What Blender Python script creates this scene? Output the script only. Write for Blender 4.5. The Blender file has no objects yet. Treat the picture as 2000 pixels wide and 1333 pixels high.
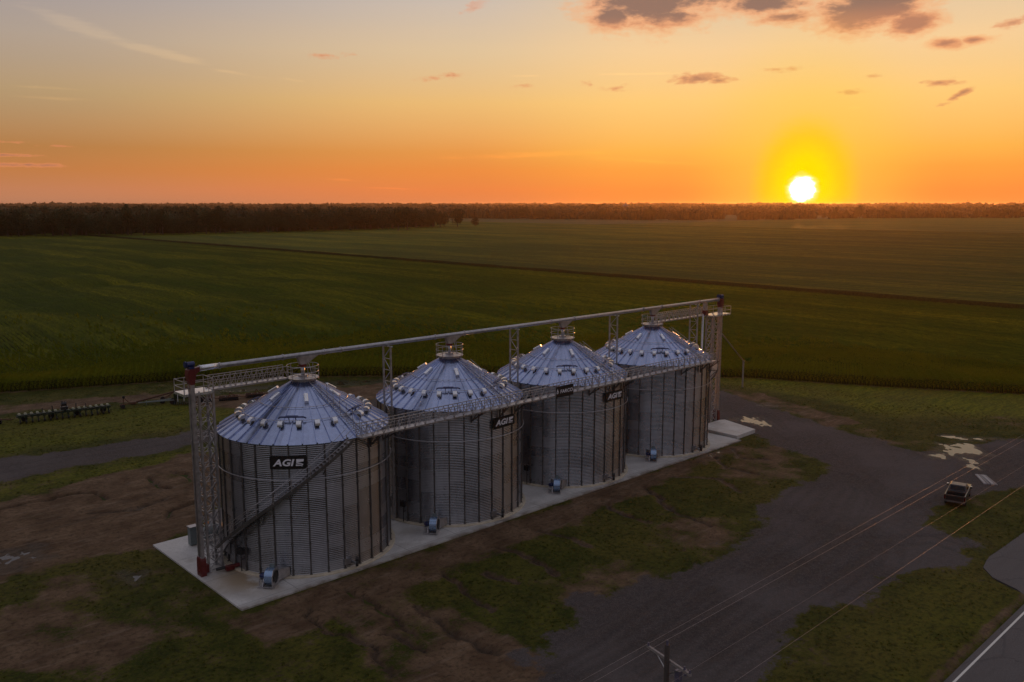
import bpy, math, random
import numpy as np
from mathutils import Vector, Matrix
R_ = math.radians
random.seed(7); rng = np.random.default_rng(11)
scene = bpy.context.scene
COL = scene.collection

# ------------------------------------------------------------------ camera
# world frame: +X runs along the row of bins, +Y away to the corn field, origin under the first bin
CAM = Vector((-37.961, -67.0, 30.51)); HEAD = 46.62; PITCH = -9.007
cd = bpy.data.cameras.new("camera"); cam = bpy.data.objects.new("camera", cd); COL.objects.link(cam)
cam.location = CAM
cam.rotation_euler = (R_(90 + PITCH), 0, R_(HEAD - 90))
cd.sensor_width = 36; cd.lens = 30.376; cd.clip_start = .5; cd.clip_end = 40000
scene.camera = cam
scene.render.resolution_x, scene.render.resolution_y = 1024, 682
scene.view_settings.view_transform = 'Standard'
scene.view_settings.look = 'None'
scene.view_settings.exposure = 0.0
scene.view_settings.gamma = 1

# ------------------------------------------------------------------ sun
SUN_AZ, SUN_EL = 28.31, 0.9
sd = bpy.data.lights.new("sun", 'SUN'); sd.energy = 2.0; sd.angle = R_(0.6); sd.color = (1.0, .37, .085)
so = bpy.data.objects.new("sun", sd); COL.objects.link(so)
sdir = Vector((math.cos(R_(SUN_EL)) * math.cos(R_(SUN_AZ)), math.cos(R_(SUN_EL)) * math.sin(R_(SUN_AZ)), math.sin(R_(SUN_EL))))
so.rotation_euler = sdir.to_track_quat('Z', 'Y').to_euler()
so.location = (60, 40, 60)

# ------------------------------------------------------------------ node helper
class NT:
    def __init__(s, nt): s.nt = nt; s.n = nt.nodes; s.l = nt.links
    def new(s, t, **k):
        n = s.n.new(t)
        for a, v in k.items(): setattr(n, a, v)
        return n
    def put(s, sock, v):
        if isinstance(v, bpy.types.NodeSocket): s.l.new(v, sock)
        elif v is not None:
            try: sock.default_value = v
            except Exception: sock.default_value = (*v, 1)
    def m(s, op, a, b=None, c=None, clamp=False):
        n = s.new('ShaderNodeMath', operation=op); n.use_clamp = clamp
        s.put(n.inputs[0], a)
        if b is not None: s.put(n.inputs[1], b)
        if c is not None: s.put(n.inputs[2], c)
        return n.outputs[0]
    def v(s, op, a, b=None):
        n = s.new('ShaderNodeVectorMath', operation=op); s.put(n.inputs[0], a)
        if b is not None: s.put(n.inputs[1], b)
        return n.outputs['Value'] if op in ('LENGTH', 'DOT_PRODUCT', 'DISTANCE') else n.outputs[0]
    def comb(s, x, y, z=0.0):
        n = s.new('ShaderNodeCombineXYZ'); s.put(n.inputs[0], x); s.put(n.inputs[1], y); s.put(n.inputs[2], z); return n.outputs[0]
    def sep(s, v):
        n = s.new('ShaderNodeSeparateXYZ'); s.put(n.inputs[0], v); return n.outputs
    def mix(s, f, a, b, mode='MIX'):
        n = s.new('ShaderNodeMix', data_type='RGBA', blend_type=mode)
        s.put(n.inputs['Factor'], f); s.put(n.inputs[6], a if not isinstance(a, tuple) else (*a[:3], 1)); s.put(n.inputs[7], b if not isinstance(b, tuple) else (*b[:3], 1))
        return n.outputs[2]
    def ramp(s, f, stops, interp='LINEAR'):
        n = s.new('ShaderNodeValToRGB'); cr = n.color_ramp; cr.interpolation = interp
        while len(cr.elements) > 1: cr.elements.remove(cr.elements[-1])
        for i, (p, c) in enumerate(stops):
            e = cr.elements[0] if i == 0 else cr.elements.new(p)
            e.position = p; e.color = (*c, 1) if len(c) == 3 else c
        s.put(n.inputs[0], f); return n.outputs[0]
    def smooth(s, x, a, b, lo=0.0, hi=1.0):
        n = s.new('ShaderNodeMapRange', interpolation_type='SMOOTHSTEP'); n.clamp = True
        s.put(n.inputs[0], x); s.put(n.inputs[1], a); s.put(n.inputs[2], b); s.put(n.inputs[3], lo); s.put(n.inputs[4], hi)
        return n.outputs[0]
    def noise(s, vec, scale, detail=4, rough=.55, dim='3D', dist=0.0):
        n = s.new('ShaderNodeTexNoise', noise_dimensions=dim)
        s.put(n.inputs['Vector'], vec); n.inputs['Scale'].default_value = scale; n.inputs['Detail'].default_value = detail
        n.inputs['Roughness'].default_value = rough; n.inputs['Distortion'].default_value = dist
        return n.outputs[0]

# ------------------------------------------------------------------ world: dusk sky, built on direction only
w = bpy.data.worlds.new("World"); scene.world = w; w.use_nodes = True
T = NT(w.node_tree); w.node_tree.nodes.clear()
gen = T.new('ShaderNodeTexCoord').outputs['Generated']
D = T.v('NORMALIZE', gen)
dx, dy, dz = T.sep(D)
el = T.m('MULTIPLY', T.m('ARCSINE', dz), 57.2958)
az = T.m('MULTIPLY', T.m('ARCTAN2', dy, dx), 57.2958)
daz = T.m('ABSOLUTE', T.m('WRAP', T.m('SUBTRACT', az, SUN_AZ), 180.0, -180.0))
elp = T.m('MAXIMUM', el, 0.0)
e01 = T.m('POWER', T.m('DIVIDE', elp, 90.0), 0.5)
def rp(lst): return T.ramp(e01, [((max(a, 0) / 90) ** .5, c) for a, c in lst], 'LINEAR')
zen = (.34, .335, .39)
far_ = rp([(0, (.46, .215, .13)), (.9, (.54, .215, .10)), (2.0, (.53, .205, .065)), (3.3, (.46, .21, .068)), (6.4, (.46, .315, .17)), (9.5, (.43, .345, .28)), (12.5, (.36, .32, .33)), (22, (.33, .32, .37)), (45, zen), (90, zen)])
mid_ = rp([(0, (.70, .22, .085)), (.9, (.84, .235, .06)), (2.2, (.84, .27, .055)), (3.3, (.82, .32, .07)), (6.4, (.86, .51, .18)), (9.5, (.75, .55, .33)), (12.5, (.61, .51, .43)), (22, (.42, .38, .38)), (45, zen), (90, zen)])
nea_ = rp([(0, (.93, .25, .05)), (.9, (1.0, .29, .05)), (2.2, (1.0, .36, .055)), (3.3, (1.0, .46, .075)), (6.4, (1.0, .60, .19)), (9.5, (.92, .62, .32)), (12.5, (.75, .57, .38)), (22, (.50, .42, .38)), (45, zen), (90, zen)])
back = rp([(0, (.14, .12, .12)), (3, (.16, .14, .15)), (9, (.21, .19, .215)), (20, (.27, .26, .31)), (45, zen), (90, zen)])
c1 = T.mix(T.smooth(daz, 9.0, 22.0), nea_, mid_)
c2 = T.mix(T.smooth(daz, 18.0, 50.0), c1, far_)
sky = T.mix(T.smooth(daz, 52.0, 125.0), c2, back)
# faint unevenness of the air
AE = T.comb(az, el, 0.0)
st = T.noise(T.v('MULTIPLY', AE, (.05, .45, 1)), 1.0, 5, .55)
sky = T.mix(T.smooth(st, .35, .75, 0.0, .16), sky, T.mix(1.0, sky, (1.18, 1.06, .92), 'MULTIPLY'))
# blob clouds at (azimuth, elevation)
n1 = T.noise(T.v('MULTIPLY', AE, (.55, 1.3, 1)), 1.0, 8, .6)
n2 = T.noise(T.v('MULTIPLY', AE, (1.7, 4.2, 1)), 1.0, 6, .6)
def blobs(lst, gain=1.0):
    out = None
    for a, e, ra, re, rot, st_ in lst:
        p = T.v('SUBTRACT', AE, (a, e, 0))
        if rot:
            r = T.new('ShaderNodeVectorRotate', rotation_type='Z_AXIS'); T.put(r.inputs['Vector'], p); r.inputs['Angle'].default_value = R_(rot); p = r.outputs[0]
        d = T.v('LENGTH', T.v('MULTIPLY', p, (1 / ra, 1 / re, 0)))
        b = T.m('MULTIPLY', T.m('SUBTRACT', 1.08, d), st_ * gain)
        out = b if out is None else T.m('MAXIMUM', out, b)
    return out
dark = blobs([(37.9, 12.6, 4.3, 1.9, 0, 1.25), (40.3, 11.5, 1.6, .8, 0, 1.1), (34.5, 12.6, 3.6, 1.0, 0, 1.0), (36.2, 11.4, 1.6, .6, 0, .8),
              (24.9, 11.3, 3.2, 1.3, 8, 1.3), (31.0, 11.9, 2.6, .75, 0, 1.0), (22.8, 10.3, 1.5, .75, 0, 1.1), (26.7, 11.3, 1.4, .7, 0, .9), (29.6, 11.1, 1.9, .45, 0, .8), (31.6, 11.9, 1.5, .7, 0, 1.0), (29.0, 12.6, 2.2, .5, 0, .8),
              (20.8, 9.05, .9, .32, 0, .75), (19.4, 9.1, .9, .2, 0, .6), (19.2, 11.9, 1.2, .4, 0, .6)], 1.35)
dark2 = blobs([(34.9, 7.75, 2.0, .38, 4, .95), (33.6, 7.6, 1.2, .22, 0, .7), (40.2, 7.25, 1.1, .22, 0, .5), (41.6, 7.5, .5, .25, 0, .4), (45.7, 7.4, .6, .18, 0, .4), (30.0, 8.08, 1.3, .2, 0, .45), (20.9, 6.9, 1.1, .24, 0, .8), (20.1, 6.1, 1.1, .22, 28, .8),
               (49.2, 12.1, .9, .35, 15, .6), (50.9, 8.0, 1.9, .22, 8, .45), (25.7, 6.6, .9, .18, 0, .45), (76.0, 2.72, 1.6, .11, 0, .7), (75.3, 2.2, 2.6, .15, 0, .9), (76.3, 3.45, 1.1, .1, 0, .6), (73.6, 3.3, 1.2, .09, 0, .5), (58.2, 9.1, 1.8, .16, 5, .32), (24.6, 7.45, .6, .15, 0, .4), (15.5, 12.2, 1.8, .35, 0, .5), (17.5, 9.9, 1.4, .3, 12, .45)])
nb = T.m('SUBTRACT', T.m('ADD', T.m('MULTIPLY', n1, 2.2), T.m('MULTIPLY', n2, 1.5)), 1.85)
dd = T.m('MAXIMUM', T.m('ADD', dark, T.m('MULTIPLY', nb, .72)), T.m('ADD', dark2, T.m('MULTIPLY', nb, .8)))
cov = T.smooth(dd, .0, .55)
thick = T.smooth(dd, .30, 1.05)
halo = T.m('MULTIPLY', T.smooth(T.m('ADD', dark, T.m('MULTIPLY', nb, .9)), -.55, .1), .42)
sky = T.mix(halo, sky, (.93, .40, .16))
cc = T.mix(thick, T.mix(.45, sky, (.85, .27, .11)), T.mix(.10, (.19, .105, .095), sky))
cc = T.mix(T.m('MULTIPLY', T.smooth(el, 11.7, 10.5), .45), cc, (.72, .26, .12))
sky = T.mix(T.m('MULTIPLY', cov, .9), sky, cc)
br = blobs([(72.3, 9.95, 3.6, .55, -17, .8), (68.2, 8.85, 3.8, .34, -10, .9), (73.9, 5.95, 2.6, .12, 0, .6), (73.8, 6.5, 2.6, .12, 0, .4), (45.5, 3.15, 7.0, .26, 2, .55), (38.3, 2.75, 5.5, .18, -4, .5), (38.4, 8.1, 4.5, .1, 0, .5), (45.6, 8.05, 1.8, .09, 0, .45),
            (54.3, 1.0, 2.6, .08, -2, .6), (57.8, 1.55, 1.6, .12, -3, .5), (30.3, 1.75, 1.7, .1, 10, .9), (28.2, 2.35, 3.0, .08, 7, .8), (30.5, 2.2, 2.0, .1, 6, .7), (25.5, 5.7, .7, .08, 0, .5), (64, 7.9, 3.0, .14, -8, .45), (60.5, 7.6, 1.2, .1, -4, .5)])
sn = T.noise(T.v('MULTIPLY', AE, (.5, 4.5, 1)), 1.0, 6, .65)
bw = T.smooth(T.m('ADD', br, T.m('MULTIPLY', T.m('SUBTRACT', sn, .5), 1.3)), .05, .75, 0.0, .42)
sky = T.mix(bw, sky, T.mix(1.0, sky, (1.35, 1.28, 1.12), 'MULTIPLY'))
# glow round the sun and the sun itself
cosang = T.v('DOT_PRODUCT', D, tuple(sdir))
th = T.m('MULTIPLY', T.m('ARCCOSINE', T.m('MINIMUM', cosang, 1.0)), 57.2958)
thv = T.v('LENGTH', T.v('MULTIPLY', T.v('SUBTRACT', AE, (SUN_AZ - .1, SUN_EL, 0)), (1.0, .72, 0)))
gn = T.m('ADD', thv, T.m('MULTIPLY', T.m('SUBTRACT', n2, .5), .5))
sky = T.mix(T.smooth(thv, 8.5, 1.0, 0.0, .60), sky, (1.0, .62, .06))
sky = T.mix(T.smooth(gn, 3.6, 2.1, 0.0, .80), sky, (1.0, .60, .0))
sky = T.mix(T.smooth(gn, 2.5, 1.0, 0.0, 1.0), sky, (1.05, .76, .0))
sunc = T.m('ADD', th, T.m('MULTIPLY', T.m('SUBTRACT', n2, .5), .55))
sky = T.mix(T.smooth(sunc, 1.12, .62), sky, (1.15, 1.05, .35)); sky = T.mix(T.smooth(sunc, .86, .55), sky, (5.0, 4.4, 3.0))
# below the horizon: only ever seen past the far edge of the ground
sky = T.mix(T.smooth(el, -.3, -1.2), sky, (.03, .025, .02))
bg = T.new('ShaderNodeBackground'); T.put(bg.inputs[0], sky); bg.inputs[1].default_value = 1.0
ow = T.new('ShaderNodeOutputWorld'); T.l.new(bg.outputs[0], ow.inputs[0])

# ------------------------------------------------------------------ materials
MAT = {}
def mat(name):
    m = bpy.data.materials.new(name); m.use_nodes = True; m.node_tree.nodes.clear(); t = NT(m.node_tree)
    p = t.new('ShaderNodeBsdfPrincipled'); o = t.new('ShaderNodeOutputMaterial'); t.l.new(p.outputs[0], o.inputs[0])
    MAT[name] = m; return t, p
def basic(name, col, rough=.5, metal=0.0, var=.12, nscale=3.0, bump=0.0, coat=0.0, spec=None):
    t, p = mat(name)
    co = t.new('ShaderNodeTexCoord').outputs['Object']
    n = t.noise(co, nscale, 6, .6)
    c = t.mix(t.smooth(n, .3, .7), tuple(x * (1 - var) for x in col), tuple(min(1, x * (1 + var)) for x in col))
    t.put(p.inputs['Base Color'], c); p.inputs['Metallic'].default_value = metal
    t.put(p.inputs['Roughness'], t.smooth(n, .25, .75, max(.03, rough - .08), min(1, rough + .08)))
    if coat: p.inputs['Coat Weight'].default_value = coat
    if spec is not None: p.inputs['Specular IOR Level'].default_value = spec
    if bump:
        b = t.new('ShaderNodeBump'); b.inputs['Strength'].default_value = bump; b.inputs['Distance'].default_value = .02
        t.put(b.inputs['Height'], t.noise(co, nscale * 6, 4)); t.l.new(b.outputs[0], p.inputs['Normal'])
    return MAT[name]
def galv(name, base, rough, cell=None, streak=True, spread=.16, bmp=.2):
    t, p = mat(name)
    co = t.new('ShaderNodeTexCoord').outputs['Object']; x, y, z = t.sep(co)
    ang = t.m('MULTIPLY', t.m('ARCTAN2', y, x), 57.2958)
    info = t.new('ShaderNodeObjectInfo')
    wn = t.new('ShaderNodeTexWhiteNoise', noise_dimensions='4D')
    if cell == 'wall':
        row = t.m('FLOOR', t.m('DIVIDE', z, 1.118)); pan = t.m('FLOOR', t.m('DIVIDE', t.m('ADD', ang, t.m('ADD', 366.4, t.m('MULTIPLY', t.m('MODULO', row, 2.0), 11.25))), 22.5))
    elif cell == 'roof':
        row = t.m('FLOOR', t.m('DIVIDE', z, 50.0)); pan = t.m('FLOOR', t.m('DIVIDE', t.m('ADD', ang, 360.0), 9.0))
    else: row, pan = 0.0, 0.0
    t.put(wn.inputs['Vector'], t.comb(pan, row, 1.0)); t.put(wn.inputs['W'], t.m('MULTIPLY', info.outputs['Random'], 37.0))
    pv = wn.outputs['Value']
    n = t.noise(co, 1.3, 6, .62); s = t.noise(t.v('MULTIPLY', co, (3.0, 3.0, .35)), 1.0, 6, .6)
    k = t.m('ADD', t.m('ADD', t.m('MULTIPLY', t.m('SUBTRACT', pv, .5), spread * 2), 1.0), t.m('MULTIPLY', t.m('SUBTRACT', t.m('ADD', n, s), 1.0), .45))
    c = t.mix(1.0, t.comb(k, k, k), base, 'MULTIPLY')
    t.put(p.inputs['Base Color'], c); p.inputs['Metallic'].default_value = .92
    t.put(p.inputs['Roughness'], t.m('ADD', rough, t.m('ADD', t.m('MULTIPLY', t.m('SUBTRACT', n, .5), .25), t.m('MULTIPLY', t.m('SUBTRACT', pv, .5), .12))))
    b = t.new('ShaderNodeBump'); b.inputs['Strength'].default_value = bmp; b.inputs['Distance'].default_value = .02
    t.put(b.inputs['Height'], t.noise(co, 2.5, 5, .6)); t.l.new(b.outputs[0], p.inputs['Normal'])
    return MAT[name]
M_wall = galv("galvanised_wall", (.33, .345, .375), .28, 'wall', spread=.16)
M_roof = galv("galvanised_roof", (.33, .385, .56), .20, 'roof', spread=.12, bmp=.06)
M_steel = basic("galvanised_steel", (.40, .39, .40), .42, .85, .2)
M_dsteel = basic("weathered_steel", (.11, .105, .10), .5, .6, .2)
M_vent = basic("vent_metal", (.72, .73, .76), .27, .8, .08)
M_black = basic("black_paint", (.012, .012, .013), .5, 0, .1)
M_red = basic("red_paint", (.10, .008, .009), .42, 0, .15)
M_blue = basic("blue_paint", (.008, .018, .085), .4, 0, .15)
M_fan = basic("fan_blue_metal", (.24, .34, .50), .25, .75, .06)
M_white = basic("white_paint", (.62, .62, .66), .5, 0, .05)
M_sign = basic("sign_black", (.006, .006, .007), .45, 0, .1)
M_letter = basic("sign_letters", (.75, .75, .80), .5, 0, .03)
M_wood = basic("pole_wood", (.035, .026, .02), .85, 0, .3, 6)
M_armw = basic("crossarm_wood", (.22, .20, .19), .8, 0, .2, 6)
M_board = basic("weathered_board", (.30, .28, .28), .6, 0, .2, 5)
M_green = basic("implement_green", (.008, .022, .009), .5, 0, .2)
M_rust = basic("rusty_orange", (.085, .034, .016), .7, 0, .3)
M_rubber = basic("rubber", (.012, .012, .012), .8, 0, .1)
M_yel = basic("hopper_pale", (.34, .34, .22), .5, 0, .1)
M_truck = basic("truck_paint", (.022, .020, .023), .34, .2, .05, coat=.3)
M_chrome = basic("chrome", (.6, .6, .6), .15, 1, .05)
M_glass = basic("dark_glass", (.006, .007, .008), .12, 0, .02, spec=.25)
M_tail = basic("tail_lamp", (.09, .006, .005), .25, 0, .05)
M_wire = basic("aluminium_wire", (.34, .30, .29), .55, .4, .05)
M_cab = basic("cabinet_grey", (.15, .18, .18), .5, .2, .1)
M_orange = basic("orange_ball_paint", (.75, .22, .03), .5, 0, .05)
M_insul = basic("insulator_glaze", (.10, .09, .13), .25, 0, .1)
M_bark = basic("bark", (.05, .04, .03), .9, 0, .3)

def foliage(name, a, b, sc, tr=0.0):
    t, p = mat(name)
    info = t.new('ShaderNodeObjectInfo'); geo = t.new('ShaderNodeNewGeometry')
    n = t.noise(geo.outputs['Position'], sc, 4, .6)
    f = t.m('ADD', t.smooth(n, .3, .7, 0.0, .75), t.m('MULTIPLY', info.outputs['Random'], .25))
    t.put(p.inputs['Base Color'], t.mix(f, a, b)); p.inputs['Roughness'].default_value = .75
    p.inputs['Specular IOR Level'].default_value = .1
    if tr:
        col = p.inputs['Base Color'].links[0].from_socket; tb = t.new('ShaderNodeBsdfTranslucent'); t.put(tb.inputs[0], t.mix(1.0, col, (1.7, 1.5, .6), 'MULTIPLY'))
        ms = t.new('ShaderNodeMixShader'); ms.inputs[0].default_value = tr; t.l.new(p.outputs[0], ms.inputs[1]); t.l.new(tb.outputs[0], ms.inputs[2])
        o = [q for q in t.n if q.type == 'OUTPUT_MATERIAL'][0]; t.l.new(ms.outputs[0], o.inputs[0])
    return MAT[name]
M_leaf = foliage("tree_foliage", (.013, .024, .010), (.036, .054, .020), .12)
M_wood_far = foliage("far_woodland", (.014, .021, .010), (.036, .044, .018), .01)
M_corn = foliage("corn_leaves", (.088, .122, .006), (.200, .200, .010), .035, .35)
M_tuft = foliage("grass_tufts", (.030, .042, .008), (.090, .088, .018), .3, .3)

# corn canopy sheet
t, p = mat("corn_canopy")
pos = t.new('ShaderNodeNewGeometry').outputs['Position']
big = t.noise(t.v('MULTIPLY', pos, (.030, .007, .0)), 1.0, 5, .6)
bands = t.noise(t.v('MULTIPLY', pos, (.10, .0025, .0)), 1.0, 3, .55)
fine = t.noise(t.v('MULTIPLY', pos, (1.1, .55, .3)), 1.0, 6, .75)
c = t.mix(t.smooth(big, .38, .62), (.066, .092, .004), (.180, .175, .008))
c = t.mix(t.smooth(bands, .4, .64, 0.0, .6), c, (.042, .066, .005))
xx_, yy_, zz_ = t.sep(pos)
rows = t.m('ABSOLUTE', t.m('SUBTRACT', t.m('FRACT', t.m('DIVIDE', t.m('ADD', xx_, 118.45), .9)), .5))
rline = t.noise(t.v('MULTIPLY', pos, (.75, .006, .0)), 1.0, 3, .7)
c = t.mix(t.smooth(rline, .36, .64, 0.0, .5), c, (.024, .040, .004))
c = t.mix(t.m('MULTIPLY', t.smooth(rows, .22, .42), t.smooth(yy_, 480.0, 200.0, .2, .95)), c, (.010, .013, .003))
c = t.mix(t.smooth(fine, .40, .66, 0.0, .6), c, (.026, .040, .004))
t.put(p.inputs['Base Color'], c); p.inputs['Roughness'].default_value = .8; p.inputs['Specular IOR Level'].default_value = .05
b = t.new('ShaderNodeBump'); b.inputs['Strength'].default_value = 1.0; b.inputs['Distance'].default_value = .5
t.put(b.inputs['Height'], t.noise(t.v('MULTIPLY', pos, (1.6, .8, 1)), 1.0, 5, .7)); t.l.new(b.outputs[0], p.inputs['Normal'])
M_canopy = MAT["corn_canopy"]
M_stalk_shade = basic("corn_stalks_shaded", (.026, .028, .008), .9, 0, .4, 1.5, spec=.05)  # dry stalk brown, darkened with the deep shade of the field edges

# yard ground: mask attribute R=bare dirt G=gravel B=moist A=mown grass and painted low sun
t, p = mat("yard_ground")
pos = t.new('ShaderNodeNewGeometry').outputs['Position']
at = t.new('ShaderNodeAttribute', attribute_name='mask'); r, g, bl = t.sep(at.outputs['Color'])
nf = t.noise(pos, 2.2, 7, .72); nm = t.noise(pos, .35, 6, .6); nl = t.noise(pos, .06, 5, .55); nx = t.noise(pos, 11.0, 4, .7)
strk = t.noise(t.v('MULTIPLY', pos, (.25, 1.3, 1)), 1.0, 6, .65)
nb_ = t.noise(pos, 5.0, 6, .75)
grass = t.mix(t.smooth(nm, .3, .7), (.028, .038, .004), (.074, .074, .010))
grass = t.mix(t.m('MULTIPLY', at.outputs['Alpha'], .85), grass, t.mix(t.smooth(strk, .35, .65), (.090, .110, .006), (.190, .180, .010)))  # paler mown grass, with raking sun on the far right put into its colour
grass = t.mix(t.smooth(nb_, .50, .66, 0.0, .55), grass, (.105, .072, .028))
grass = t.mix(t.smooth(nl, .42, .7, 0.0, .6), grass, (.105, .082, .018))
grass = t.mix(t.smooth(nf, .42, .68, 0.0, .8), grass, (.012, .016, .004))
dirt = t.mix(t.smooth(nm, .3, .72), (.078, .046, .027), (.160, .104, .064))
dirt = t.mix(t.smooth(nf, .45, .66, 0.0, .8), dirt, (.045, .028, .017))
dirt = t.mix(t.smooth(nb_, .52, .68, 0.0, .5), dirt, (.060, .058, .016))
dirt = t.mix(t.smooth(strk, .5, .7, 0.0, .35), dirt, (.22, .165, .12))
grav = t.mix(t.smooth(nf, .3, .7), (.050, .042, .040), (.088, .074, .070))
grav = t.mix(t.smooth(strk, .45, .7, 0.0, .5), grav, (.085, .062, .048))
grav = t.mix(t.smooth(nx, .5, .72, 0.0, .6), grav, (.17, .155, .15))
grav = t.mix(t.smooth(nx, .5, .3, 0.0, .5), grav, (.024, .021, .023))
grav = t.mix(t.smooth(nb_, .48, .62, 0.0, .45), grav, (.042, .036, .036))
grav = t.mix(t.smooth(nl, .45, .62, 0.0, .4), grav, (.115, .102, .100))
nn = t.m('MULTIPLY', t.m('SUBTRACT', t.m('ADD', t.m('ADD', nf, nm), t.m('MULTIPLY', nb_, .8)), 1.4), 1.0)
c = t.mix(t.smooth(t.m('ADD', r, nn), .30, .68), grass, dirt)
c = t.mix(t.smooth(t.m('ADD', g, t.m('MULTIPLY', nn, 1.1)), .34, .62), c, grav)
c = t.mix(t.m('MULTIPLY', bl, .78), c, t.mix(1.0, c, (.22, .22, .23), 'MULTIPLY'))
t.put(p.inputs['Base Color'], c)
t.put(p.inputs['Roughness'], t.smooth(bl, 0.0, 1.0, .93, .42)); p.inputs['Specular IOR Level'].default_value = .1
b = t.new('ShaderNodeBump'); b.inputs['Strength'].default_value = 1.0; b.inputs['Distance'].default_value = .13
t.put(b.inputs['Height'], t.m('ADD', nf, t.m('MULTIPLY', nx, .35))); t.l.new(b.outputs[0], p.inputs['Normal'])
M_yard = MAT["yard_ground"]

t, p = mat("outer_ground")
pos = t.new('ShaderNodeNewGeometry').outputs['Position']
n = t.noise(pos, .004, 5, .6); n2_ = t.noise(t.v('MULTIPLY', pos, (.02, .003, 1)), 1.0, 5, .6); n3 = t.noise(pos, .5, 5, .7)
c = t.mix(t.smooth(n, .35, .65), (.050, .060, .016), (.095, .088, .028)); c = t.mix(t.smooth(n2_, .4, .65, 0.0, .5), c, (.030, .040, .010)); c = t.mix(t.smooth(n3, .4, .7, 0.0, .4), c, (.022, .028, .008))
t.put(p.inputs['Base Color'], c); p.inputs['Roughness'].default_value = .9; p.inputs['Specular IOR Level'].default_value = .1
M_outer = MAT["outer_ground"]

t, p = mat("asphalt")
pos = t.new('ShaderNodeNewGeometry').outputs['Position']
n = t.noise(pos, 14, 4, .7); m_ = t.noise(t.v('MULTIPLY', pos, (.12, .7, 1)), 1.0, 5, .6)
c = t.mix(t.smooth(n, .3, .7), (.058, .052, .052), (.105, .094, .094)); c = t.mix(t.smooth(m_, .4, .7, 0.0, .5), c, (.055, .048, .047))
vo = t.new('ShaderNodeTexVoronoi', feature='DISTANCE_TO_EDGE'); t.put(vo.inputs['Vector'], t.v('ADD', pos, t.comb(t.m('MULTIPLY', m_, 4.0), n, 0.0))); vo.inputs['Scale'].default_value = .16
c = t.mix(t.smooth(vo.outputs[0], .012, .0, 0.0, .7), c, (.03, .027, .03))
t.put(p.inputs['Base Color'], c); p.inputs['Roughness'].default_value = .85
b = t.new('ShaderNodeBump'); b.inputs['Strength'].default_value = .4; b.inputs['Distance'].default_value = .01; t.put(b.inputs['Height'], n); t.l.new(b.outputs[0], p.inputs['Normal'])
M_asph = MAT["asphalt"]

t, p = mat("concrete")
pos = t.new('ShaderNodeNewGeometry').outputs['Position']; x, y, z = t.sep(pos)
n = t.noise(pos, .5, 7, .62); f = t.noise(pos, 6, 5, .65); st2 = t.noise(t.v('ADD', pos, (40, 0, 0)), .22, 5, .6)
c = t.mix(t.smooth(n, .3, .7), (.40, .39, .375), (.54, .53, .51)); c = t.mix(t.smooth(f, .45, .75, 0.0, .4), c, (.24, .235, .23))
c = t.mix(t.smooth(st2, .52, .66, 0.0, .5), c, (.25, .22, .18))
c = t.mix(t.m('MULTIPLY', t.smooth(y, -7.2, -8.1), t.smooth(n, .35, .6, 0.0, .8)), c, (.13, .10, .075))
near = t.smooth(t.v('DISTANCE', pos, (-6.5, -3.0, 0.1)), 5.5, 1.5)
c = t.mix(t.m('MULTIPLY', near, t.smooth(st2, .36, .52, 0.0, .95)), c, (.27, .20, .12))
def joint(s_, sp, off, wd=.018):
    a = t.m('ABSOLUTE', t.m('SUBTRACT', t.m('FRACT', t.m('DIVIDE', t.m('ADD', s_, off), sp)), .5))
    return t.smooth(a, .5 - wd / sp * 1.6, .5 - wd / sp * .5)
c = t.mix(t.m('MAXIMUM', joint(x, 5.55, 100.0), joint(y, 5.8, 100.2)), c, (.12, .12, .12))
t.put(p.inputs['Base Color'], c); t.put(p.inputs['Roughness'], t.smooth(n, .3, .7, .5, .75))
M_conc = MAT["concrete"]
M_conc2 = basic("footing_concrete", (.46, .40, .30), .8, 0, .15, 2)

t, p = mat("road_white_paint"); pos = t.new('ShaderNodeNewGeometry').outputs['Position']; n = t.noise(pos, 5, 6, .75)
t.put(p.inputs['Base Color'], t.mix(t.smooth(n, .55, .72, 0.0, .7), (.62, .60, .55), (.14, .13, .13))); p.inputs['Roughness'].default_value = .7; M_wline = MAT["road_white_paint"]
t, p = mat("road_yellow_paint"); pos = t.new('ShaderNodeNewGeometry').outputs['Position']; n = t.noise(pos, 5, 6, .75)
t.put(p.inputs['Base Color'], t.mix(t.smooth(n, .55, .72, 0.0, .7), (.62, .36, .03), (.14, .13, .13))); p.inputs['Roughness'].default_value = .7; M_yline = MAT["road_yellow_paint"]
t, p = mat("puddle_water"); pos = t.new('ShaderNodeNewGeometry').outputs['Position']
p.inputs['Base Color'].default_value = (.035, .026, .02, 1); p.inputs['Roughness'].default_value = .06; p.inputs['IOR'].default_value = 1.33; p.inputs['Specular IOR Level'].default_value = .7
b = t.new('ShaderNodeBump'); b.inputs['Strength'].default_value = .12; b.inputs['Distance'].default_value = .02; t.put(b.inputs['Height'], t.noise(t.v('MULTIPLY', pos, (1, 1, 1)), 3.0, 3, .5)); t.l.new(b.outputs[0], p.inputs['Normal'])
M_water = MAT["puddle_water"]

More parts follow.
